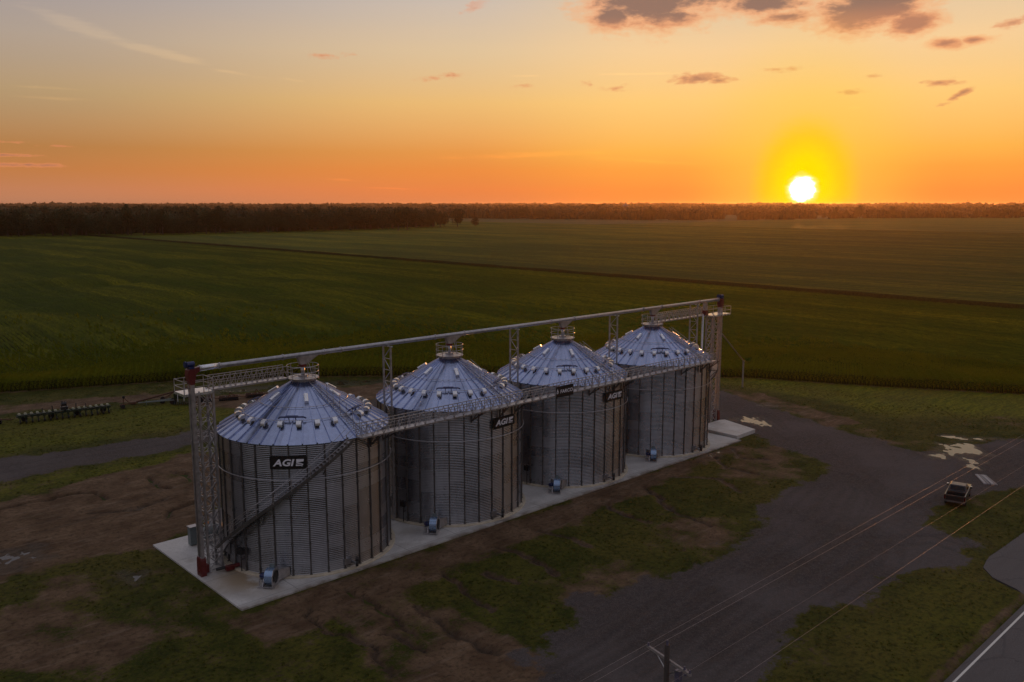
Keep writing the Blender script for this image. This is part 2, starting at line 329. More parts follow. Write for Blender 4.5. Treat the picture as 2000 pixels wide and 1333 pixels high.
# ------------------------------------------------------------------ object helpers
def tag(o, label=None, cat=None, group=None, kind=None):
    if label: o['label'] = label
    if cat: o['category'] = cat
    if group: o['group'] = group
    if kind: o['kind'] = kind
    return o
def empty(name, loc=(0, 0, 0), rz=0.0):
    o = bpy.data.objects.new(name, None); COL.objects.link(o); o.location = loc; o.rotation_euler = (0, 0, rz); o.empty_display_size = .5; return o
def link(name, me, parent=None):
    o = bpy.data.objects.new(name, me); COL.objects.link(o)
    if parent is not None: o.parent = parent
    return o
def copy_tree(o, parent=None):
    c = o.copy(); COL.objects.link(c)
    if parent is not None: c.parent = parent
    for ch in list(o.children): copy_tree(ch, c)
    return c
class MB:
    def __init__(s): s.v = []; s.f = []; s.mi = []; s.cur = 0
    def add(s, vs, fs):
        o = len(s.v); s.v += [tuple(q) for q in vs]; s.f += [tuple(i + o for i in q) for q in fs]; s.mi += [s.cur] * len(fs); return s
    def box(s, x0, x1, y0, y1, z0, z1):
        return s.add([(x0, y0, z0), (x1, y0, z0), (x1, y1, z0), (x0, y1, z0), (x0, y0, z1), (x1, y0, z1), (x1, y1, z1), (x0, y1, z1)],
                     [(0, 3, 2, 1), (4, 5, 6, 7), (0, 1, 5, 4), (1, 2, 6, 5), (2, 3, 7, 6), (3, 0, 4, 7)])
    def bar(s, p, q, w, h=None):
        p = Vector(p); q = Vector(q); d = (q - p)
        if d.length < 1e-6: return s
        d.normalize(); up = Vector((0, 0, 1)) if abs(d.z) < .95 else Vector((1, 0, 0)); a = d.cross(up).normalized(); b = a.cross(d).normalized(); h = h or w
        vs = []
        for c in (p, q):
            for i, j in ((-1, -1), (1, -1), (1, 1), (-1, 1)): vs.append(c + a * (w / 2 * i) + b * (h / 2 * j))
        return s.add(vs, [(3, 2, 1, 0), (4, 5, 6, 7), (0, 1, 5, 4), (1, 2, 6, 5), (2, 3, 7, 6), (3, 0, 4, 7)])
    def tube(s, p, q, r, n=12, r2=None, caps=True):
        p = Vector(p); q = Vector(q); d = (q - p).normalized(); up = Vector((0, 0, 1)) if abs(d.z) < .95 else Vector((1, 0, 0)); a = d.cross(up).normalized(); b = a.cross(d).normalized(); r2 = r if r2 is None else r2
        vs = [c + (a * math.cos(k * 2 * math.pi / n) + b * math.sin(k * 2 * math.pi / n)) * rr for c, rr in ((p, r), (q, r2)) for k in range(n)]
        fs = [(k, (k + 1) % n, n + (k + 1) % n, n + k) for k in range(n)]
        if caps: fs += [tuple(range(n - 1, -1, -1)), tuple(range(n, 2 * n))]
        return s.add(vs, fs)
    def path(s, pts, r, n=6, closed=False):
        P = [Vector(q) for q in pts]; m = len(P); vs = []
        for i in range(m):
            d = (P[(i + 1) % m] - P[i - 1]) if closed else (P[min(i + 1, m - 1)] - P[max(i - 1, 0)])
            d.normalize(); up = Vector((0, 0, 1)) if abs(d.z) < .95 else Vector((1, 0, 0)); a = d.cross(up).normalized(); b = a.cross(d).normalized()
            vs += [P[i] + (a * math.cos(k * 2 * math.pi / n) + b * math.sin(k * 2 * math.pi / n)) * r for k in range(n)]
        fs = []
        for i in range(m if closed else m - 1):
            j = (i + 1) % m
            fs += [(i * n + k, i * n + (k + 1) % n, j * n + (k + 1) % n, j * n + k) for k in range(n)]
        return s.add(vs, fs)
    def prism(s, prof, axis, a, b):
        # prof: list of 2D points; axis 'x','y','z' extruded from a to b
        def mk(u, v, t_): return {'x': (t_, u, v), 'y': (u, t_, v), 'z': (u, v, t_)}[axis]
        n = len(prof); vs = [mk(u, v, a) for u, v in prof] + [mk(u, v, b) for u, v in prof]
        return s.add(vs, [tuple(range(n)), tuple(range(2 * n - 1, n - 1, -1))] + [(k, n + k, n + (k + 1) % n, (k + 1) % n) for k in range(n)])
    def lathe(s, prof, n=32):
        m = len(prof); vs = [(r * math.cos(k * 2 * math.pi / n), r * math.sin(k * 2 * math.pi / n), z) for r, z in prof for k in range(n)]
        return s.add(vs, [(i * n + k, i * n + (k + 1) % n, (i + 1) * n + (k + 1) % n, (i + 1) * n + k) for i in range(m - 1) for k in range(n)])
    def mesh(s, name, mats, smooth=False, xf=None):
        me = bpy.data.meshes.new(name); v = s.v if xf is None else [tuple(xf @ Vector(q)) for q in s.v]
        me.from_pydata(v, [], s.f); mats = mats if isinstance(mats, (list, tuple)) else [mats]
        for m in mats: me.materials.append(m)
        if len(mats) > 1: me.polygons.foreach_set('material_index', s.mi)
        if smooth: me.polygons.foreach_set('use_smooth', [True] * len(s.f))
        me.update()
        return me
    def build(s, name, mats, parent=None, smooth=False, bevel=0.0, xf=None):
        o = link(name, s.mesh(name, mats, smooth, xf), parent)
        if bevel:
            m = o.modifiers.new("bevel", 'BEVEL'); m.width = bevel; m.segments = 2; m.limit_method = 'ANGLE'
        return o
def npmesh(name, V, F, mat_, smooth=False):
    V = np.ascontiguousarray(V, dtype=np.float32); F = np.ascontiguousarray(F, dtype=np.int32); k = F.shape[1]
    me = bpy.data.meshes.new(name); me.vertices.add(len(V)); me.vertices.foreach_set('co', V.ravel())
    me.loops.add(F.size); me.loops.foreach_set('vertex_index', F.ravel()); me.polygons.add(len(F))
    me.polygons.foreach_set('loop_start', np.arange(0, F.size, k, dtype=np.int32)); me.polygons.foreach_set('loop_total', np.full(len(F), k, dtype=np.int32))
    if smooth: me.polygons.foreach_set('use_smooth', np.ones(len(F), dtype=bool))
    me.update(calc_edges=True); me.materials.append(mat_); return me
def P3(phi, r, z): a = R_(phi); return (r * math.sin(a), -r * math.cos(a), z)

# value noise in numpy
def vnoise(x, y, seed):
    xi = np.floor(x).astype(np.int64); yi = np.floor(y).astype(np.int64); xf = x - xi; yf = y - yi
    def h(a, b):
        n = (a * 374761393 + b * 668265263 + seed * 1442695041) & 0xffffffff
        n = ((n ^ (n >> 13)) * 1274126177) & 0xffffffff
        return ((n ^ (n >> 16)) & 0xffff) / 65535.0
    u = xf * xf * (3 - 2 * xf); v = yf * yf * (3 - 2 * yf)
    return (h(xi, yi) * (1 - u) + h(xi + 1, yi) * u) * (1 - v) + (h(xi, yi + 1) * (1 - u) + h(xi + 1, yi + 1) * u) * v
def fbm(x, y, sc, oct_=5, seed=1, g=.5):
    t_ = np.zeros_like(x, dtype=float); a = 1.0; tot = 0
    for i in range(oct_): t_ += a * vnoise(x / sc * 2 ** i + 17.3 * i, y / sc * 2 ** i - 9.1 * i, seed + i); tot += a; a *= g
    return t_ / tot
def pdist(X, Y, poly):   # signed distance, positive inside
    d = np.full(X.shape, 1e9); ins = np.zeros(X.shape, bool); n = len(poly)
    for i in range(n):
        x0, y0 = poly[i]; x1, y1 = poly[(i + 1) % n]; ex, ey = x1 - x0, y1 - y0; L = ex * ex + ey * ey + 1e-9
        t_ = np.clip(((X - x0) * ex + (Y - y0) * ey) / L, 0, 1); d = np.minimum(d, np.hypot(X - x0 - t_ * ex, Y - y0 - t_ * ey))
        if abs(ey) > 1e-9: ins ^= ((y0 > Y) != (y1 > Y)) & (X < ex * (Y - y0) / ey + x0)
    return np.where(ins, d, -d)
def ldist(X, Y, pts):
    d = np.full(X.shape, 1e9)
    for (x0, y0), (x1, y1) in zip(pts[:-1], pts[1:]):
        ex, ey = x1 - x0, y1 - y0; t_ = np.clip(((X - x0) * ex + (Y - y0) * ey) / (ex * ex + ey * ey + 1e-9), 0, 1); d = np.minimum(d, np.hypot(X - x0 - t_ * ex, Y - y0 - t_ * ey))
    return d
def sst(x, a, b): q = np.clip((x - a) / (b - a), 0, 1); return q * q * (3 - 2 * q)

# ================================================================== SETTING
EDGE = [(-120, 138), (-60, 113), (-4, 90.7), (8, 85.6), (20.6, 80.4), (36.5, 70.1), (67.3, 44.3), (96, 13), (104.5, -4.6), (116.4, -24.5), (134, -60)]
def edge_sd(X, Y):   # distance past the corn edge (positive in field), by polygon
    return pdist(X, Y, EDGE + [(1500, -60), (1500, 1500), (-120, 1500)])

# outer ground: one great disc-like sheet
def outer():
    m = MB(); m.add([(-14000, -14000, -.32), (14000, -14000, -.32), (14000, 14000, -.32), (-14000, 14000, -.32)], [(0, 1, 2, 3)])
    tag(m.build("ground", M_outer), 'flat farmland reaching out to the horizon', 'ground', kind='structure')
outer()

GR = [(-14, -45.5), (9, -41), (16.8, -39.0), (30.1, -39.9), (40, -43.6), (44, -43.0), (45.2, -39.7), (48.6, -36.5), (54, -36.5), (66.4, -39.1), (75, -39.5), (90, -37), (84, -31), (72.5, -28.5), (70.5, -25), (74.2, -11.0), (79.1, 1.6), (84, 11.5), (77, 13), (67, 27), (50, 43), (30, 48.5), (8.2, 46.4), (-2.5, 47.8), (-13.4, 50.4), (-70, 60), (-70, 45), (-16, 38.3), (8, 37.6), (30, 38), (52, 26), (66, 9), (66, -1), (61.8, -9.2), (59.3, -15.5), (56.3, -21.3), (49.9, -21.5), (41.5, -20.4), (37.7, -21.1), (33.8, -24.4), (30, -25.2), (25, -25.5), (20, -24), (14, -24.8), (9.5, -24.2), (4, -26.5), (-3, -30), (-14, -33)]
DIRT = [([(-17.8, 31.5), (-10.2, 32.4), (3.7, 35.4), (10, 30), (4, 20), (-6.2, 10.5), (-10.5, 8), (-15.6, 10.0), (-24, 10.0), (-40, 20), (-40, 31)], 1.0),
        ([(-10.6, -8.2), (58.9, -8.2), (56, -10.6), (40, -11.2), (20, -12.6), (2, -14.5), (-11, -14.5), (-13, -8.5)], .95),
        ([(-40, 92), (-6.2, 80.8), (7.3, 76.5), (16.7, 71.2), (14.6, 68.1), (-3.8, 73.6), (-12, 74), (-40, 86)], .95),
        ([(17, 66), (30.9, 61.2), (46.1, 53.5), (50, 45), (42.6, 43.3), (21.1, 51.5), (14, 60)], .85),
        ([(85.5, 12), (86.1, 4.0), (82.8, -6.5), (78.9, -14.7), (73.4, -12.4), (80.5, 6.1)], .9),
        ([(-5.0, -9.2), (-.2, -13), (1.5, -22.9), (1.5, -31), (-12, -30), (-6.2, -17.4)], .75),
        ([(-23.6, 5.7), (-18.2, -.6), (-15.8, -7.3), (-21.0, -9.1), (-29, -3.7)], .72),
        ([(58.3, -8.7), (62.5, -14.2), (57.1, -20.8), (43.4, -21.0), (44.0, -14.2)], .55),
        ([(10, -22), (17.9, -20.8), (24, -19.6), (30.1, -18.6), (34, -21), (31.3, -25.9), (16.1, -28.5), (5, -28)], .55),
        ([(70, -20), (76, -12), (80, -20), (78, -30), (84, -34), (74, -36), (70, -30)], .5),
        ([(-20, 8), (-10.6, 9), (-10.6, -8), (-14, -10), (-24, 0)], .52)]
GULLY = [([(-2.5, -10.5), (-2.7, -13.1), (-2.5, -15.4), (-2.9, -18.0), (-3.2, -20.1)], .26), ([(-.6, -16.9), (-.8, -19.6), (-1.2, -22.0), (-1.0, -24.4), (-.3, -26.1)], .18), ([(-4.3, -18.6), (-4.3, -20.5), (-4.3, -22.3)], .15),
         ([(7.4, -15.3), (8.2, -19.1)], .14), ([(35.2, -10.8), (31.8, -16.2), (30.5, -19.3), (30.3, -22.4)], .16), ([(28.2, -10.6), (26.7, -14.3), (26.4, -18.1)], .14), ([(-2.2, 18.8), (-4.7, 17.6), (-6.7, 16.0)], .25), ([(-30, 31.5), (-17.7, 29.8), (-14.6, 29.3), (-10.4, 29.0), (-9.3, 27.1), (-9.2, 25.3)], .28),
         ([(-.6, 29.9), (.3, 28.4), (0, 25.1)], .3), ([(-3.1, 29.9), (-3.9, 25.5), (-3.1, 24.7)], .3), ([(4.8, -13.4), (3.8, -18.3), (3.0, -21.1)], .18), ([(50, -10), (47, -13), (48, -17)], .1), ([(40, -11), (43, -15), (41, -19)], .1), ([(-12, 22), (-8, 20), (-5, 21)], .15), ([(55, -9.5), (52, -12), (54, -15)], .12), ([(-7, -11), (-7.5, -15), (-6.5, -19), (-7.5, -23)], .14), ([(12, -12), (12.5, -16), (11.5, -20)], .14), ([(17, -12), (18.5, -15.5), (18, -18)], .12)]
POND = [([(21, 70.3), (33.4, 65.6), (39.4, 62.0), (48.7, 56.6), (51.3, 54.0), (49, 53), (39, 59.2), (30, 63.6), (22, 66.8)], 1.0), ([(67.2, -1.2), (70.4, -1.6), (71.4, -3.6), (68.6, -6.6), (67.0, -5.6), (67.9, -3.6)], .8), ([(69.4, -27), (70.3, -29.6), (75.5, -32.2), (79.5, -30.2), (76.2, -26.6), (73.0, -28.2)], .9),
        ([(67.6, -32.2), (69.2, -31.4), (72.2, -31.6), (71.5, -33.6), (68.8, -33.6)], .7), ([(80.2, -24.8), (82.2, -27.0), (84.4, -30.2), (82.8, -30.2), (80.6, -27.2)], .6), ([(-26, 12), (-23, 16.6), (-18.6, 16.4), (-18.4, 13.6), (-22, 11.8)], .8), ([(78.4, .9), (80.2, .4), (79.2, -1.0), (78.2, -.4)], .5), ([(50.0, -8.7), (52.6, -8.8), (52.4, -9.6), (50.2, -9.7)], .5), ([(-14.5, 4.3), (-13.3, 3.9), (-13.6, 2.6), (-14.9, 3.0)], .5)]
RUT = [([(-20, -33), (10, -31.5), (36, -31), (52, -27), (62, -14), (74, 4)], .5), ([(-20, -35.2), (10, -33.7), (37, -33.2), (54, -29), (64.3, -15), (76.4, 3)], .5), ([(-20, -38.5), (14, -36.5), (40, -36), (46, -40), (42, -46)], .4), ([(-70, 50), (-14, 43.0), (8, 41.2), (50, 36)], .35), ([(-70, 52.5), (-14, 45.2), (8, 43.4), (50, 39)], .35),
       ([(-40, 24), (-20, 22), (-6, 23), (4, 28)], .5), ([(-40, 21.6), (-20, 19.6), (-6, 20.6), (4.5, 25.6)], .5), ([(-40, 83), (-6, 77.6), (8, 73), (20, 66)], .5), ([(-40, 85), (-6, 79.6), (8.5, 75), (21, 68)], .5)]
for k_ in range(12):   # wheel tracks wandering through the lot
    o_ = -2.5 + k_ * 1.15 + (k_ % 3) * .4; RUT.append(([(-22, -39 + o_ * .6), (8, -37.5 + o_ * .75), (34, -36.5 + o_), (50, -31 + o_ * .8), (60 + o_ * .35, -18 + o_ * .3), (70 + o_ * .5, -2), (76 + o_ * .4, 10)], .22 + .13 * (k_ % 3)))
RUT += [([(40, -46), (44, -40), (52, -35), (64, -33), (78, -36)], .5), ([(42, -46), (46, -41), (54, -36.6), (64, -34.8), (78, -37.6)], .5), ([(40, -46), (41, -39), (34, -33), (16, -31)], .45), ([(42, -46), (43, -38), (35, -31.4), (16, -29.4)], .45), ([(53, -35), (47, -33.5), (40, -30)], .6), ([(53, -37), (47, -35.2), (38, -31.8)], .6)]
def yard():
    xs = np.concatenate([np.arange(-75, -31, 1.0), np.arange(-31, 100, .28), np.arange(100, 140, 1.0)])
    ys = np.concatenate([np.arange(-90, -54, 1.5), np.arange(-54, 34, .28), np.arange(34, 96, .45), np.arange(96, 142, 2.0)])
    X, Y = np.meshgrid(xs, ys); nx, ny = len(xs), len(ys)
    Xw = X + (fbm(X, Y, 3.0, 4, 5) - .5) * 2.6 + (fbm(X, Y, .9, 3, 25) - .5) * .9; Yw = Y + (fbm(X, Y, 3.0, 4, 9) - .5) * 2.6 + (fbm(X, Y, .9, 3, 29) - .5) * .9
    f1 = fbm(X, Y, 7.0, 6, 21, .6); f2 = fbm(X, Y, 2.2, 5, 31, .6)
    dirt = np.full(X.shape, .16) + (f1 - .5) * .9
    for poly, s in DIRT: dirt = np.maximum(dirt, s * sst(pdist(Xw, Yw, poly), -1.5, 1.2) + (f1 - .5) * 1.25 + (f2 - .5) * .35 - .06)
    # mown grass stays green
    mown = sst(pdist(Xw, Yw, [(-60, 88), (-20, 73), (14, 64), (22, 50), (12, 47), (-14, 51), (-60, 58)]), -.5, 2) + sst(pdist(Xw, Yw, [(8, -43), (24, -41), (36, -43), (36, -48.4), (-40, -48.4), (-40, -45)]), -.5, 1) + sst(pdist(Xw, Yw, [(60, 52), (87, 14), (88, 0), (84, -16), (100, -30), (130, -60), (130, 0), (96, 20), (70, 46)]), -.5, 2)
    dirt = dirt * (1 - .75 * np.clip(mown, 0, 1))
    lawn_sunlit = sst(pdist(Xw, Yw, [(56, 60), (86, 16), (89, 0), (85, -17), (100, -32), (130, -60), (136, 0), (96, 24), (66, 52)]), -1.5, 3) * 1.0 + .55 * sst(pdist(Xw, Yw, [(-60, 88), (-20, 73), (14, 64), (22, 50), (12, 47), (-14, 51), (-60, 58)]), -.5, 2) + .5 * sst(pdist(Xw, Yw, [(-40, 40), (8, 37), (6, 33), (-40, 33)]), -1, 2) + .25 * sst(pdist(Xw, Yw, [(20, -41), (38, -43), (35, -48.4), (10, -48.4)]), -.5, 1)  # mown areas, strongest at far right where low sunlight is painted in
    shoulder = sst(Y, -48.9, -48.0) * sst(Y, -47.3, -48.0)
    grav = sst(pdist(Xw, Yw, GR) + (f1 - .5) * 7 * sst(Y, -8, -22) * sst(X, 62, 40) - 1.2 * sst(X, 62, 40), -1.4, 1.6) + (f2 - .5) * .5
    dirt = np.maximum(dirt, shoulder * .6)
    moist = np.zeros(X.shape)
    Z = (fbm(X, Y, 9, 4, 3) - .5) * .12 + (f2 - .5) * .09 + (fbm(X, Y, .7, 3, 77) - .5) * .05 * (1 - np.clip(grav, 0, 1) * .6)
    for pts, dep in GULLY:
        d = ldist(X + (fbm(X, Y, 1.4, 3, 41) - .5) * 1.3, Y + (fbm(X, Y, 1.4, 3, 43) - .5) * 1.3, pts); k = np.exp(-(d / .27) ** 2)
        Z -= dep * 1.8 * k; moist = np.maximum(moist, 1.0 * k * sst(f2, .2, .42)); dirt = np.maximum(dirt, .8 * np.exp(-(d / .5) ** 2))
    for pts, s in RUT:
        d = ldist(X + (fbm(X, Y, 6, 2, 51) - .5) * 1.0, Y + (fbm(X, Y, 6, 2, 53) - .5) * 1.0, pts); k = np.exp(-(d / .25) ** 2) * sst(f1, .33, .52)
        Z -= .05 * k; moist = np.maximum(moist, s * k)
    pd = np.full(X.shape, -1e9)
    for poly, s in POND: pd = np.maximum(pd, pdist(Xw, Yw, poly))
    pd = pd + (fbm(X, Y, 1.8, 5, 81, .75) - .5) * 4.6 - .15
    Z = np.minimum(Z + .03, .06) - .10 * sst(pd, -.5, .5); moist = np.maximum(moist, .8 * sst(pd, -1.8, 0))
    # flat under the concrete, road and apron, and down at the rim of the sheet
    pad = sst(np.maximum(pdist(X, Y, [(-10.6, -8.1), (58.9, -8.1), (58.9, 9.3), (-10.6, 9.3)]), pdist(X, Y, [(59.1, -7.3), (64.7, -7.3), (65.6, 2.2), (59.1, 2.2)])), -.5, .1)
    Z = Z * (1 - pad) - .05 * pad
    road = np.maximum(sst(-Y, 48.0, 48.5), sst(pdist(X, Y, [(43.7, -43.6), (39, -43.9), (37, -45.5), (35.5, -49), (60, -49), (56, -44)]), -.3, .2))
    Z = Z * (1 - road) - .16 * road
    rim = np.maximum.reduce([sst(X, 126, 138), sst(-X, 66, 74), sst(Y, 132, 140), sst(-Y, 80, 88)]); Z = Z * (1 - rim) - .5 * rim
    inside = edge_sd(X, Y); dirt = np.where(inside > 0, .8, dirt)
    I = np.arange(nx * ny).reshape(ny, nx); F = np.stack([I[:-1, :-1], I[:-1, 1:], I[1:, 1:], I[1:, :-1]], -1).reshape(-1, 4)
    me = npmesh("yard", np.stack([X, Y, Z], -1).reshape(-1, 3), F, M_yard, True)
    a = me.color_attributes.new('mask', 'FLOAT_COLOR', 'POINT')
    cc_ = np.ones((nx * ny, 4), np.float32); cc_[:, 0] = np.clip(dirt, 0, 1).ravel(); cc_[:, 1] = np.clip(grav, 0, 1).ravel(); cc_[:, 2] = np.clip(moist, 0, 1).ravel(); cc_[:, 3] = np.clip(lawn_sunlit, 0, 1).ravel(); a.data.foreach_set('color', cc_.ravel())
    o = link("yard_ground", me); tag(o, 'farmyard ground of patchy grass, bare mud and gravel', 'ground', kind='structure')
    return xs, ys, Z, dirt, grav, pd
YX, YY, YZ, YD, YG, YP = yard()
def samp(A, x, y):
    i = np.clip(np.searchsorted(YX, x), 0, len(YX) - 1); j = np.clip(np.searchsorted(YY, y), 0, len(YY) - 1); return A[j, i]
# puddle water
for i, (poly, s) in enumerate(POND):
    cx = sum(q[0] for q in poly) / len(poly); cy = sum(q[1] for q in poly) / len(poly)
    pts = [(cx + (x - cx) * 1.3, cy + (y - cy) * 1.3, -.055) for x, y in poly]
    m = MB(); m.add(pts, [tuple(range(len(pts)))]); tag(m.build("water", M_water), 'shallow puddle of rain water lying on the yard', 'puddle', kind='structure')

# road
m = MB(); m.box(-400, 400, -56.2, -48.55, -.4, -.02); tag(m.build("road", M_asph), 'grey asphalt road along the yard', 'road', kind='structure')
m = MB(); m.add([(-400, -49.10, -.014), (400, -49.10, -.014), (400, -48.95, -.014), (-400, -48.95, -.014)], [(0, 1, 2, 3)]); m.add([(-400, -55.8, -.014), (400, -55.8, -.014), (400, -55.65, -.014), (-400, -55.65, -.014)], [(0, 1, 2, 3)])
tag(m.build("road_edge_line", M_wline), 'white painted edge line of the road', 'road marking', kind='structure')
m = MB()
for y0 in (-52.22, -52.5): m.add([(-400, y0, -.014), (400, y0, -.014), (400, y0 + .12, -.014), (-400, y0 + .12, -.014)], [(0, 1, 2, 3)])
tag(m.build("road_centre_line", M_yline), 'yellow painted centre line of the road', 'road marking', kind='structure')
m = MB(); m.prism([(43.9, -43.6), (41.5, -43.5), (39, -43.95), (37.4, -45.2), (36.4, -47.3), (35.2, -48.55), (58, -48.55), (55, -46), (52, -43.8)], 'z', -.35, -.012)
tag(m.build("driveway_apron", M_asph), 'paved apron joining the road to the gravel lot', 'driveway', kind='structure')
# concrete pads
m = MB(); m.box(-10.55, 58.9, -8.1, 9.3, -.3, .10)
pad = m.build("concrete_pad", M_conc, bevel=.02); tag(pad, 'long pale concrete pad carrying the row of four grain bins', 'concrete pad', kind='structure')
m = MB(); m.prism([(59.15, -7.25), (63.9, -7.1), (65.5, -1.3), (64.8, -.85), (59.15, -.85)], 'z', -.3, .45)
tag(m.build("concrete_slab", M_conc, bevel=.02), 'raised concrete slab at the far end of the bin row', 'concrete slab', kind='structure')

# ------------------------------------------------------------------ corn field
def terr(X, Y): return (fbm(X * .6 + Y * .5, Y * 1.2 - X * .6, 30, 3, 61) - .5) * 4.2 * sst(X, 205, 120) * sst(edge_sd(X, Y), 0, 12)
def corn_sheet(name, x0, x1, y0, y1, dx, dyf, label, near):
    xs = np.arange(x0, x1 + .01, dx); ys = [y0]
    while ys[-1] < y1: ys.append(ys[-1] + dyf(ys[-1]))
    ys = np.array(ys); X, Y = np.meshgrid(xs, ys); nx, ny = len(xs), len(ys)
    ed = edge_sd(X, Y) if near else np.full(X.shape, 99.)
    par = np.broadcast_to((np.arange(nx) % 2)[None, :], X.shape)
    jit = (fbm(X, Y, 1.3, 2, 71) - .5)
    Z = 2.05 + jit * .5 + terr(X, Y)
    if near: Z = np.where(ed > 7.5, Z - .8 * par, Z - .6)
    if not near and dx < 3: Z = Z - .45 * par
    keep = ed > .3
    I = np.arange(nx * ny).reshape(ny, nx); q = np.stack([I[:-1, :-1], I[:-1, 1:], I[1:, 1:], I[1:, :-1]], -1); kq = keep[:-1, :-1] & keep[:-1, 1:] & keep[1:, 1:] & keep[1:, :-1]
    V = np.stack([X, Y, Z], -1).reshape(-1, 3); F = q[kq]
    # skirts down to the ground on every open border
    cnt = {}
    Fe = np.concatenate([F[:, [0, 1]], F[:, [1, 2]], F[:, [2, 3]], F[:, [3, 0]]]); key = np.sort(Fe, 1); kk = key[:, 0].astype(np.int64) * (nx * ny) + key[:, 1]
    u, idx, c_ = np.unique(kk, return_index=True, return_counts=True); be = Fe[idx[c_ == 1]]
    bv = np.unique(be); mp = {int(a): len(V) + i for i, a in enumerate(bv)}; low = V[bv].copy(); low[:, 2] = -.3; V = np.concatenate([V, low])
    S = np.array([[a, mp[int(a)], mp[int(b)], b] for a, b in be], dtype=np.int64)
    me = npmesh(name, V, np.concatenate([F, S]), M_canopy, False); me.materials.append(M_stalk_shade); me.polygons.foreach_set('material_index', np.r_[np.zeros(len(F), np.int32), np.ones(len(S), np.int32)])
    o = link(name, me); tag(o, label, 'corn field', kind='stuff'); return o
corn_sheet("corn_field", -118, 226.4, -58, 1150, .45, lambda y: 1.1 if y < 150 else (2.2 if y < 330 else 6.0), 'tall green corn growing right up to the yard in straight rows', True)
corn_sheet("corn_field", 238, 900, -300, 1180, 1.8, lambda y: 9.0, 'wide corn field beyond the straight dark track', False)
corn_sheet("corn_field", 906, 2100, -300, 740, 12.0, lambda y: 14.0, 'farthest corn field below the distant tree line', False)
# gaps between the fields
m = MB(); m.box(225.8, 238.2, -300, 1180, -.33, -.2); tag(m.build("field_track", M_conc2 if False else M_outer), 'straight dark track between the corn fields', 'track', kind='structure')

def cards_points_gn(name, me_inst, pts, rots, scl, label, cat, m_):
    me = bpy.data.meshes.new(name + "_points"); me.vertices.add(len(pts)); me.vertices.foreach_set('co', np.asarray(pts, np.float32).ravel())
    a = me.attributes.new('rot', 'FLOAT_VECTOR', 'POINT'); a.data.foreach_set('vector', np.asarray(rots, np.float32).ravel())
    a = me.attributes.new('scl', 'FLOAT_VECTOR', 'POINT'); a.data.foreach_set('vector', np.asarray(scl, np.float32).ravel()); me.update(); me.materials.append(m_)
    o = link(name, me); tag(o, label, cat, kind='stuff')
    ng = bpy.data.node_groups.new(name + "_nodes", 'GeometryNodeTree')
    ng.interface.new_socket('Geometry', in_out='INPUT', socket_type='NodeSocketGeometry'); ng.interface.new_socket('Geometry', in_out='OUTPUT', socket_type='NodeSocketGeometry')
    gi = ng.nodes.new('NodeGroupInput'); go = ng.nodes.new('NodeGroupOutput'); ip = ng.nodes.new('GeometryNodeInstanceOnPoints'); oi = ng.nodes.new('GeometryNodeObjectInfo')
    src = bpy.data.objects.new(name + "_source", me_inst); oi.inputs['Object'].default_value = src
    ar = ng.nodes.new('GeometryNodeInputNamedAttribute'); ar.data_type = 'FLOAT_VECTOR'; ar.inputs[0].default_value = 'rot'
    asc = ng.nodes.new('GeometryNodeInputNamedAttribute'); asc.data_type = 'FLOAT_VECTOR'; asc.inputs[0].default_value = 'scl'
    e2r = ng.nodes.new('FunctionNodeEulerToRotation'); L = ng.links.new
    L(gi.outputs[0], ip.inputs['Points']); L(oi.outputs['Geometry'], ip.inputs['Instance']); L(ar.outputs[0], e2r.inputs[0]); L(e2r.outputs[0], ip.inputs['Rotation']); L(asc.outputs[0], ip.inputs['Scale']); L(ip.outputs[0], go.inputs[0])
    md = o.modifiers.new("scatter", 'NODES'); md.node_group = ng; return o
# a 1.4 m piece of corn row
def corn_piece():
    m = MB(); r = random.Random(3)
    for k in range(6):
        y = -.62 + k * .25 + r.uniform(-.05, .05); x = r.uniform(-.06, .06); H = r.uniform(2.15, 2.5)
        m.bar((x, y, 0), (x, y, H), .03); m.bar((x, y, H), (x + r.uniform(-.1, .1), y + r.uniform(-.1, .1), H + .3), .05)
        for j in range(9):
            z = .5 + j * .2 + r.uniform(-.05, .05); a = r.uniform(0, 6.28); L = r.uniform(.45, .7); ca, sa = math.cos(a) * .36, math.sin(a); wd = .06; px, py = -math.sin(a) * wd, math.cos(a) * wd
            p1 = (x + ca * L * .5, y + sa * L * .5, z + .28); p2 = (x + ca * L, y + sa * L, z + r.uniform(-.1, .15))
            m.add([(x, y, z), (p1[0] + px, p1[1] + py, p1[2]), (p1[0] - px, p1[1] - py, p1[2]), p2], [(0, 1, 2), (1, 3, 2)])
    return m.mesh("corn_piece", M_corn)
xs = np.arange(-118 + .9 * 60, 135, .9); ys = np.arange(-60, 225, 1.35)
X, Y = np.meshgrid(xs, ys); X = X.ravel() + rng.uniform(-.06, .06, X.size); Y = Y.ravel() + rng.uniform(-.3, .3, Y.size)
ed = edge_sd(X, Y); head = R_(HEAD)
vx, vy = X - CAM.x, Y - CAM.y; dep = vx * math.cos(head) + vy * math.sin(head); lat = -vx * math.sin(head) + vy * math.cos(head)
k = (ed > 8) & (rng.random(X.size) < sst(ed, 52, 14) + .04) & (ed < 90) & (np.abs(lat) < dep * .66 + 12) & (rng.random(X.size) < .96)
pA = np.stack([X[k], Y[k], terr(X[k], Y[k]) - .1], 1); rA = np.stack([np.zeros(k.sum()), np.zeros(k.sum()), rng.uniform(-.1, .1, k.sum())], 1)
